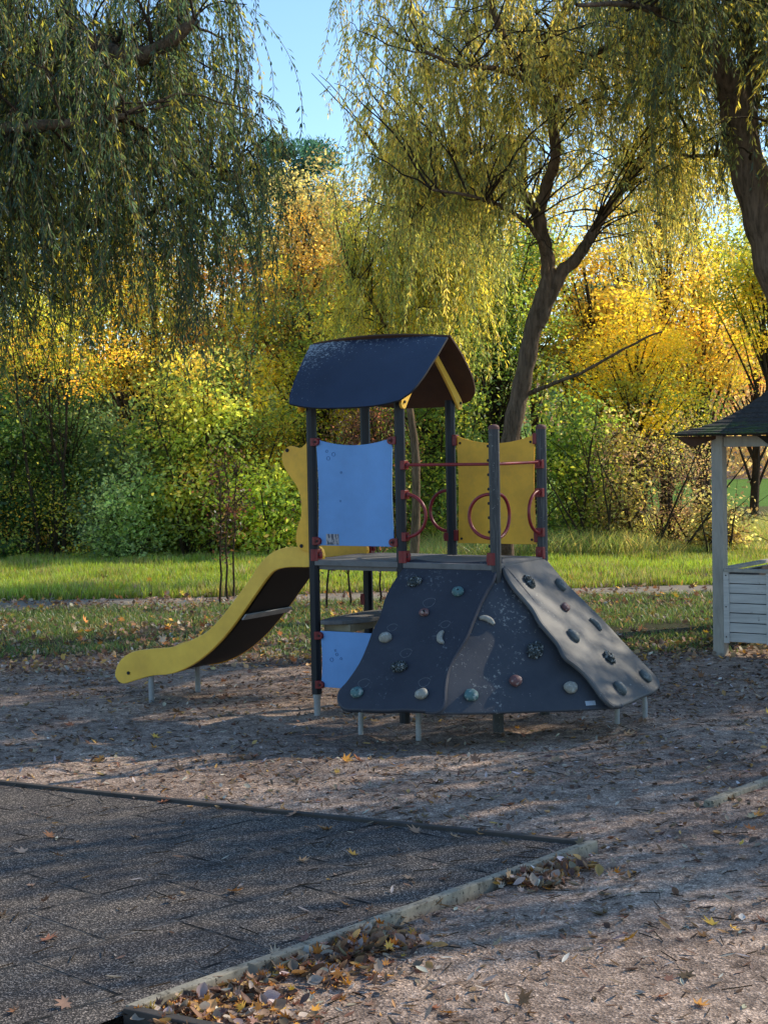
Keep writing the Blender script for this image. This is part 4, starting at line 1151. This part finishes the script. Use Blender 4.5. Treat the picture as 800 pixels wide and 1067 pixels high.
# --- middle willow
D0 = 16.5
B = gnd(524, 629)
limbsM = [([B, A_(526, 560, D0), A_(529, 500, D0), A_(538, 440, D0), A_(549, 390, D0), A_(561, 335, D0), A_(577, 290, D0)], .105, .088),
          ([A_(559, 340, D0), A_(568, 308, D0), A_(573, 285, D0), A_(571, 262, D0), A_(563, 225, D0), A_(570, 195, D0), A_(578, 165, D0 - .2), A_(572, 110, D0 - .4), A_(545, 70, D0 - .7), A_(520, 30, D0 - 1), A_(500, -40, D0 - 1.2)], .086, .033),
          ([A_(560, 337, D0), A_(571, 308, D0), A_(582, 285, D0), A_(598, 268, D0), A_(614, 245, D0), A_(632, 215, D0 + .2), A_(650, 192, D0 + .4), A_(690, 120, D0 + .8), A_(700, 40, D0 + 1)], .082, .03),
          ([A_(563, 325, D0), A_(569, 290, D0 - .05), A_(566, 262, D0 - .2), A_(548, 235, D0 - .5), A_(520, 215, D0 - .7), A_(488, 205, D0 - .9), A_(450, 200, D0 - 1.1)], .032, .012),
          ([A_(561, 225, D0), A_(540, 195, D0 + .3), A_(500, 180, D0 + .6), A_(460, 205, D0 + .8), A_(430, 235, D0 + 1)], .05, .015),
          ([A_(575, 108, D0 - .4), A_(600, 70, D0 - .2), A_(640, 45, D0), A_(680, 35, D0 + .2)], .045, .02),
          ([A_(572, 110, D0 - .4), A_(565, 60, D0 - .1), A_(590, 0, D0), A_(600, -90, D0)], .05, .03),
          ([A_(560, 90, D0 - .5), A_(520, 72, D0 - 1), A_(480, 68, D0 - 1.4), A_(440, 50, D0 - 1.6)], .035, .014),
          ([A_(549, 410, D0), A_(575, 400, D0 - .3), A_(610, 385, D0 - .6), A_(650, 362, D0 - .8), A_(690, 345, D0 - 1)], .024, .008),
          ([A_(505, -30, D0 - 1.2), A_(450, -60, D0 - 1), A_(400, -70, D0 - .8)], .035, .015)]
willow('willow with a leaning forked trunk standing behind the climbing wall', limbsM, 440, 5, GOLD, [5, 5, 4, 3, 2.4], (1.7, 16.6, 5.4), (2.6, 2.3, 2.1), strand=(.35, 1.3), per_sec=8, base=B, limb_zmin=3.7, sec_r=.6, zfun=lambda x: np.interp(x, [-.6, .6, 1.2, 1.5, 2.3, 2.7, 4], [2.6, 1.7, 3.0, 3.9, 4.0, 3.0, 2.5]),
       keep=lambda p: p[0] > -.5 + .2 * math.sin(p[2] * 3))
# --- smaller willow further back, left of the forked one
D2 = 21.0
xb = at(428, 500, D2)[0]; B2 = np.array([xb, D2, 0])
limbsB = [([B2, B2 + [.05, 0, 1.5], B2 + [-.1, .1, 3.0], B2 + [.1, .1, 4.2]], .065, .03),
          ([B2 + [-.1, .1, 2.8], B2 + [-.4, 0, 3.5], B2 + [-.7, -.2, 3.9]], .03, .012),
          ([B2 + [-.05, .1, 3.1], B2 + [.5, .2, 4.0], B2 + [1.2, .1, 4.7]], .03, .012)]
willow('small yellow green willow hanging behind the tower roof', limbsB, 150, 13, [(.15, .16, .04), (.22, .2, .045), (.11, .13, .035), (.28, .24, .05), (.34, .27, .05)], [5, 4, 4, 3, 2], (xb + .15, D2, 4.2), (1.35, 1.2, 1.5), strand=(.5, 2.0), per_sec=8, base=B2, zmin=1.9, limb_zmin=2.6, sec_r=.6)
# --- right willow: trunk leaves the frame on the right
D1 = 15.2
B = np.array([4.75, 15.4, 0])
limbsR = [([B, B + [-.2, 0, 1.2], A_(850, 380, D1), A_(815, 290, D1), A_(793, 215, D1), A_(775, 150, D1), A_(765, 100, D1 - .1), A_(735, 40, D1 - .3), A_(700, -20, D1 - .6)], .27, .10),
          ([A_(775, 140, D1), A_(778, 100, D1 + .2), A_(775, 40, D1 + .3), A_(760, -50, D1 + .3)], .12, .08),
          ([A_(780, 180, D1), A_(760, 160, D1 + .3), A_(735, 163, D1 + .6), A_(705, 160, D1 + .8)], .04, .012),
          ([A_(745, 55, D1 - .2), A_(700, 20, D1 - .9), A_(650, 5, D1 - 1.5), A_(600, 5, D1 - 2)], .05, .015),
          ([A_(810, 275, D1), A_(840, 200, D1), A_(900, 100, D1 - 1), A_(960, 0, D1 - 2)], .12, .05),
          ([A_(720, 0, D1 - .5), A_(640, -40, D1 - 1.4), A_(560, -60, D1 - 2.2)], .06, .02)]
willow('large willow with a thick leaning trunk at the top right', limbsR, 300, 9, [(.055, .07, .03), (.1, .105, .035), (.045, .055, .028), (.19, .165, .04), (.28, .23, .05)], [5, 4, 3, 2, 1.4], (4.2, 14.6, 5.9), (2.5, 2.4, 1.8), strand=(.4, 1.5), per_sec=9, base=B, zmin=3.4)
# --- unseen willows added beyond the right edge to throw dappled shade across the sand
def off_willow(label, B, c, rr, nsec, seed, H=3):
    B = np.array(B, float)
    lb = [([B, B + [.1, .05, 1.5], B + [-.1, 0, H]], .25, .16)]
    rr_ = np.random.default_rng(seed)
    for k in range(6):
        a = k * 1.05 + rr_.uniform(-.3, .3); d = np.array([math.cos(a), math.sin(a), 0])
        lb.append(([B + [-.1, 0, H], B + [0, 0, H + .7] + d * .7, B + [0, 0, H + 1.3] + d * 1.7, B + [0, 0, H + 1.7] + d * 2.4], .12, .03))
    willow(label, lb, nsec, seed, OLIVE, [5, 5, 4, 1.6, .8], c, rr, strand=(.8, 2.2), per_sec=8, base=B, zmin=2.2)
off_willow('unseen willow added beyond the playhouse to shade the sand', (8.2, 13.2, 0), (7.9, 13, 5), (2.4, 1.9, 1.6), 170, 21)
off_willow('unseen willow added right of the open gravel to shade the rubber tiles', (7.9, 10.8, 0), (7.3, 10.5, 6.0), (2.3, 1.5, 1.2), 78, 22)

# --- shrubs and trees of the wood edge: (label, px, depth, height, rx, palette key ...)
DKG = [(.022, .042, .013), (.035, .062, .016), (.055, .088, .022), (.13, .15, .035)]
GRN = [(.055, .08, .018), (.09, .125, .025), (.14, .17, .03), (.24, .23, .04)]
YGR = [(.16, .17, .03), (.27, .235, .035), (.38, .28, .04), (.10, .12, .025)]
YEL = [(.31, .225, .045), (.39, .27, .05), (.23, .185, .04), (.15, .14, .035)]
ORA = [(.42, .25, .07), (.36, .18, .07), (.28, .2, .08), (.42, .32, .09)]
RUS = [(.12, .05, .03), (.2, .09, .04), (.09, .05, .03), (.22, .15, .06)]
OCH = [(.27, .2, .065), (.34, .24, .07), (.2, .17, .06), (.15, .14, .05)]
W4 = [3, 3, 3, 2]
def shrub(label, px, D, H, rx, pal, seed, name='leafy_shrub', cat='shrub', n=46, per=150, leaf=.075, sig=.27, stems=4, tr=.05, zc=None, rz=None, w=W4, topcol=None):
    x = at(px, 500, D)[0]; n, per, sig = int(n * 1.8), int(per * .85), sig * .82
    leaf *= .72 + .6 * ((seed * 37) % 11) / 10; per = int(per * (.075 / leaf) ** 1.2)
    broadleaf(name, label, cat, (x, D, 0), H, rx, rx * .8, zc if zc else H * .5, rz if rz else H * .5, n, per, leaf, pal, w, tr=tr, seed=seed, sig=sig, stems=stems, topcol=topcol)
GT = dict(name='autumn_tree', cat='tree', stems=1, tr=.1)
shrub('dark green shrub at the far left of the wood edge', -10, 25.6, 3.0, 1.4, DKG, 101, per=190)
shrub('dense dark green shrub behind the lawn, left of the pale one', 75, 26.3, 3.3, 1.5, DKG, 102, per=200)
shrub('grey green shrub with small pale leaves in the sun', 118, 26.0, 2.2, .8, [(.09, .13, .06), (.13, .17, .07), (.06, .1, .04), (.17, .2, .09)], 103, n=30)
shrub('bright green shrub right of the dark bushes', 172, 25.6, 2.7, 1.0, GRN, 104, n=36)
shrub('mixed leafy shrub behind the thin saplings', 226, 25.8, 3.2, 1.2, [(.05, .08, .025), (.16, .19, .04), (.3, .24, .05), (.1, .07, .03)], 105, n=44, per=170)
shrub('fresh yellow green shrub behind the top of the slide', 275, 25.8, 2.9, .95, YGR, 106, n=40)
shrub('maple with orange tips above the dark bushes', 40, 28.8, 7, 2.0, YGR, 107, zc=4.3, rz=2.5, n=74, topcol=(.42, .3, .04), **GT)
shrub('tall yellow leafed maple above the bright shrub', 150, 29.5, 7, 1.8, YEL, 108, zc=4.3, rz=2.3, n=70, **GT)
shrub('orange and yellow maple left of the tower roof', 235, 28.5, 6, 1.5, [(.36, .27, .05), (.22, .22, .05), (.4, .22, .06), (.14, .17, .04)], 109, zc=3.7, rz=2.0, n=60, **GT)
shrub('reddish brown shrub seen through the tower', 385, 25.5, 3.3, .75, RUS, 110, n=30, per=130)
shrub('tall green tree behind the tower roof', 335, 27.5, 4.8, 1.5, YGR, 111, zc=2.9, rz=2.0, n=60, **GT)
shrub('pale ochre birch rising into the sky gap', 318, 29, 7.4, 1.3, OCH, 112, zc=4.8, rz=2.3, n=64, per=130, leaf=.065, sig=.3, **GT)
shrub('thin ochre birch close beside the first one', 372, 29.5, 7.2, 1.1, OCH, 113, zc=4.7, rz=2.3, n=50, per=120, leaf=.065, sig=.3, **GT)
shrub('green shrub under the handrail opening', 450, 25.8, 3.5, 1.1, GRN, 114, n=44)
shrub('yellow green tree directly behind the yellow panel', 455, 28, 6.6, 1.6, YGR, 115, zc=3.9, rz=2.6, n=80, **GT)
shrub('fresh green tree behind the willow trunk', 515, 27.2, 6.6, 1.4, GRN, 116, zc=4.0, rz=2.4, n=70, **GT)
shrub('green leafy shrub right of the climbing posts', 592, 24.6, 3.0, .75, GRN, 117, n=34)
shrub('golden maple right of the willow trunk', 615, 28.5, 5.4, 1.5, YEL, 118, zc=3.8, rz=1.7, n=50, **GT)
shrub('yellow green tree standing over the tall grass', 668, 26.8, 4.2, 1.4, YGR, 119, zc=2.5, rz=1.7, n=60, topcol=(.5, .36, .05), **GT)
shrub('golden maple behind the left corner of the playhouse roof', 728, 29.5, 5.2, 1.5, YEL, 120, zc=3.7, rz=1.6, n=48, **GT)
shrub('orange maple seen over the playhouse roof', 785, 33, 5.2, 1.7, ORA, 121, zc=3.6, rz=1.6, n=44, **GT)
shrub('bright yellow green maple at the right edge', 800, 27, 5.5, 1.2, YGR, 122, zc=4.2, rz=1.3, n=40, **GT)
BS = dict(name='thin_shrub', stems=9, tr=.035, n=30, per=55, leaf=.055, sig=.22)
shrub('thin brown many stemmed shrub in the tall grass', 648, 23.8, 2.4, .5, [(.22, .17, .06), (.14, .09, .05), (.3, .24, .06), (.18, .18, .05)], 123, **BS)
shrub('bare stemmed shrub left of the playhouse post', 705, 24.3, 2.4, .6, [(.2, .13, .06), (.13, .08, .05), (.28, .22, .07), (.16, .16, .05)], 124, **BS)
shrub('low straggly bush in the tall grass under the golden maple', 625, 24.6, 1.6, .5, [(.2, .2, .05), (.12, .14, .04), (.28, .24, .06), (.18, .12, .05)], 125, **BS)
shrub('small bush beside the playhouse post', 748, 23.5, 1.0, .4, [(.24, .2, .07), (.12, .12, .04), (.3, .26, .08), (.18, .12, .05)], 126, **BS)
shrub('tall loose yellow tree in the gap right of the willow', 660, 34, 8.2, 1.6, YEL, 127, zc=5.6, rz=2.4, n=46, per=100, **GT)
shrub('tall sparse tree behind the left willow', 130, 36, 8.5, 2.3, YGR, 128, zc=5.6, rz=2.4, n=54, per=110, **GT)
shrub('tall loose tree right of the big leaning trunk', 740, 36, 8.4, 1.7, YGR, 129, zc=5.9, rz=2.2, n=46, per=100, **GT)
shrub('loose olive tree behind the middle willow', 440, 35, 7.4, 1.4, YGR, 130, zc=5.2, rz=2.1, n=44, per=110, **GT)

shrub('lime green young maple in front of the dark bushes', 205, 24.9, 3.6, .8, [(.24, .25, .05), (.34, .30, .06), (.17, .2, .045), (.42, .31, .07)], 131, n=26, zc=2.2, rz=1.3)
shrub('yellow leafed branches hanging over the dark bushes', 55, 25.4, 4.4, 1.3, [(.3, .28, .05), (.42, .31, .05), (.2, .22, .04), (.45, .25, .05)], 132, n=30, zc=3.4, rz=.9, name='autumn_tree', cat='tree', tr=.06)
shrub('pale green low bush at the foot of the dark hedge', 130, 24.7, 1.5, .6, [(.2, .24, .09), (.28, .3, .12), (.13, .17, .06), (.1, .13, .05)], 133, n=22)
shrub('yellow green low bush just left of the slide top', 285, 24.6, 1.7, .6, [(.28, .3, .05), (.36, .34, .06), (.16, .2, .04), (.3, .2, .06)], 134, n=22)
shrub('tall airy yellow tree rising behind the forked willow', 560, 31, 9, 1.7, YEL, 141, zc=6.0, rz=2.6, n=50, per=110, leaf=.07, **GT)
shrub('tall airy olive tree behind the small willow', 475, 33, 8.6, 1.5, OCH, 142, zc=5.6, rz=2.6, n=46, per=110, leaf=.07, **GT)
shrub('tall golden tree between the willow trunks', 690, 30, 8.4, 1.5, YEL, 143, zc=5.7, rz=2.3, n=46, per=110, leaf=.075, **GT)
shrub('dark green shrub beyond the left edge of the lawn', -120, 26.0, 3.2, 1.5, DKG, 151, per=170)
shrub('broad green shrub closing the wood edge on the far left', -230, 26.5, 3.8, 1.7, GRN, 152, per=170)
shrub('yellow green tree over the far left shrubs', -150, 29, 6.4, 1.8, YGR, 153, zc=4.0, rz=2.2, n=60, **GT)
# saplings with bare stems
def sapling(label, spots, D, H, seed):
    r = np.random.default_rng(seed)
    for i, (px, py, h) in enumerate(spots):
        b = gnd(px, py); root = empty('young_sapling', (b[0], b[1], 0), label=label[i], cat='sapling', group='thin young saplings beside the path')
        P = np.zeros((9, 3)); P[:, 2] = np.linspace(-.05, h, 9); P[:, :2] = np.cumsum(r.normal(0, .02, (9, 2)), 0)
        paths = [(P, np.linspace(.014, .004, 9))]; C = []
        for k in range(16):
            f = r.uniform(.4, 1); q = P[int(f * 8)]; e = q + np.array([r.normal(0, .16), r.normal(0, .16), r.uniform(.08, .3)]); paths.append((bez(q, (q + e) / 2 - [0, 0, .03], e, 5), np.linspace(.005, .002, 5))); C.append(e); C.append((q + e) / 2)
        V, F = tubes_np(paths, 5); mesh_np('trunk', V, F, M_TWIG, root, smooth=True)
        C = np.array(C); n = 190; ci = r.integers(len(C), size=n); Pn = C[ci] + r.normal(0, .07, (n, 3))
        col = np.array(RUS)[r.integers(4, size=n)] * r.uniform(.15, .5, (n, 1))
        V, F = leaves_np(Pn, r.normal(size=(n, 3)) + [0, 0, -.5], .05 * r.uniform(.6, 1.2, n), .026 * r.uniform(.7, 1.2, n), col, r)
        mesh_np('crown', V, F, M_LEAF, root, tint=col)
sapling(['thin dark sapling left of the slide, leftmost stem', 'thin dark sapling left of the slide, middle stem', 'thin dark sapling left of the slide, closest to the slide',
         'thin sapling seen under the platform beside the left post', 'thin sapling seen under the middle of the platform', 'thin sapling seen under the platform near the climbing wall'],
        [(226, 632, 1.5), (234, 627, 1.7), (243, 624, 1.6), (340, 636, 1.2), (367, 632, 1.0), (397, 630, 1.1)], 17, 1.6, 44)

# pine far behind
def pine(label, px, D, H, seed):
    r = np.random.default_rng(seed); x = at(px, 400, D)[0]
    root = empty('pine_tree', (x, D, 0), label=label, cat='tree')
    P = np.zeros((8, 3)); P[:, 2] = np.linspace(-.1, H, 8); paths = [(P, np.linspace(.22, .03, 8))]; C = []
    for z in np.arange(H * .4, H, .3):
        for a in r.uniform(0, 2 * np.pi, 5):
            l = (H - z) * .28 + r.uniform(.5, 1.1); e = np.array([math.cos(a) * l, math.sin(a) * l, z + r.uniform(.0, .5)])
            paths.append((bez(np.array([0, 0, z]), e * [.5, .5, 1] - [0, 0, .1], e, 5), np.linspace(.04, .01, 5)))
            for f in (.5, .65, .8, .92, 1): C.append(np.array([0, 0, z]) * (1 - f) + e * f)
    V, F = tubes_np(paths, 5); mesh_np('trunk', V, F, M_BARK, root, smooth=True)
    C = np.array(C); per = 42; n = len(C) * per; Pn = np.repeat(C, per, 0) + r.normal(0, 1, (n, 3)) * [.28, .28, .13]
    col = np.array([.025, .055, .03]) * r.uniform(.6, 1.6, (n, 1)) * np.ones((n, 3))
    V, F = leaves_np(Pn, r.normal(size=(n, 3)) + [0, 0, .8], .22 * r.uniform(.6, 1.2, n), .05 * np.ones(n), col, r)
    mesh_np('crown', V, F, M_LEAF, root, tint=col)
pine('dark green pine top rising in the sky gap', 312, 50, 11.0, 61)
pine('smaller dark conifer far away in the gap right of the willow trunk', 628, 60, 7.2, 62)

# distant woods on the rising ground (a mass)
def far_wood(name, x0, x1, y0, y1, z0, z1, n, pal, seed, size=.35):
    r = np.random.default_rng(seed); nc = 220
    cx = r.uniform(x0, x1, nc); cy = r.uniform(y0, y1, nc); hz = z0 + (z1 - z0) * r.random(nc) ** .8 * (.75 + .25 * np.sin(cx * .35 + seed))
    ci = r.integers(nc, size=n); P = np.stack([cx, cy, hz], -1)[ci] + r.normal(0, 1, (n, 3)) * [1.1, .9, .9]
    P[:, 2] = np.maximum(P[:, 2], .1)
    pal = np.array(pal); cc = pal[r.integers(len(pal), size=nc)][ci] * r.uniform(.75, 1.25, (n, 1))
    V, F = leaves_np(P, r.normal(size=(n, 3)), size * r.uniform(.5, 1.2, n), size * .6 * r.uniform(.6, 1.2, n), cc, r)
    return tag(mesh_np(name, V, F, M_LEAF, tint=cc), kind='stuff')
far_wood('distant_woods', -22, 24, 68, 80, .5, 6.0, 60000, [(.16, .13, .09), (.3, .22, .09), (.2, .17, .08), (.12, .13, .07), (.26, .14, .09)], 71)
far_wood('distant_woods', -14, 4, 38, 46, .3, 3.6, 60000, [(.05, .08, .03), (.1, .13, .04), (.16, .15, .05)], 72, .2)
# wooded hill
bm = bmesh.new(); nx, ny = 60, 16; g = []
for i in range(nx):
    g.append([bm.verts.new((-160 + 320 * i / (nx - 1), 80 + 120 * j / (ny - 1), -1 + 12 * math.sin(math.pi * .5 * j / (ny - 1)) * (1 + .25 * math.sin(i * .4)) + .8 * mnoise.noise(Vector((i * .5, j * .5, 0))))) for j in range(ny)])
for i in range(nx - 1):
    for j in range(ny - 1): bm.faces.new((g[i][j], g[i + 1][j], g[i + 1][j + 1], g[i][j + 1]))
tag(bm_obj('hill', bm, turf('hillside', (.1, .09, .06), (.16, .13, .06), None), smooth=True), kind='structure')

# ================================================================== LIGHT, SKY, CAMERA
AZ, EL = R(63), R(34)
sd_ = Vector((math.sin(AZ) * math.cos(EL), math.cos(AZ) * math.cos(EL), math.sin(EL)))
sun = bpy.data.lights.new('sun', 'SUN'); sun.energy = 5.0; sun.angle = R(.5); sun.color = (1, .89, .71)
so = bpy.data.objects.new('sun', sun); link(so); so.rotation_euler = sd_.to_track_quat('Z', 'Y').to_euler()
w = bpy.data.worlds.new('World'); SC.world = w; w.use_nodes = True; nt = w.node_tree
bg = nt.nodes['Background']; sky = nt.nodes.new('ShaderNodeTexSky'); sky.sky_type = 'NISHITA'; sky.sun_disc = False
sky.sun_elevation = EL; sky.sun_rotation = AZ; sky.air_density = 1.0; sky.dust_density = .1; sky.ozone_density = 2.0
mx = nt.nodes.new('ShaderNodeMix'); mx.data_type = 'RGBA'; mx.blend_type = 'MULTIPLY'; mx.inputs[0].default_value = 1; mx.inputs[7].default_value = (1.3, 1.48, 1.6, 1)
nt.links.new(sky.outputs[0], mx.inputs[6]); nt.links.new(mx.outputs[2], bg.inputs[0]); bg.inputs[1].default_value = .15
cam = bpy.data.cameras.new('camera'); co = bpy.data.objects.new('camera', cam); link(co)
cam.sensor_fit = 'HORIZONTAL'; cam.sensor_width = 36; cam.lens = FPX * 36 / 800; cam.clip_end = 2000; cam.clip_start = .05
co.matrix_world = Matrix.Translation((0, 0, EYE)) @ (Matrix.Rotation(math.pi / 2 - PITCH, 4, 'X') @ Matrix.Rotation(-ROLL, 4, 'Z'))
SC.camera = co
SC.view_settings.view_transform = 'Standard'; SC.view_settings.look = 'None'; SC.view_settings.exposure = 0; SC.view_settings.gamma = 1
SC.cycles.max_bounces = 8; SC.cycles.diffuse_bounces = 4; SC.cycles.transmission_bounces = 6; SC.cycles.transparent_max_bounces = 4
SC.cycles.use_denoising = True
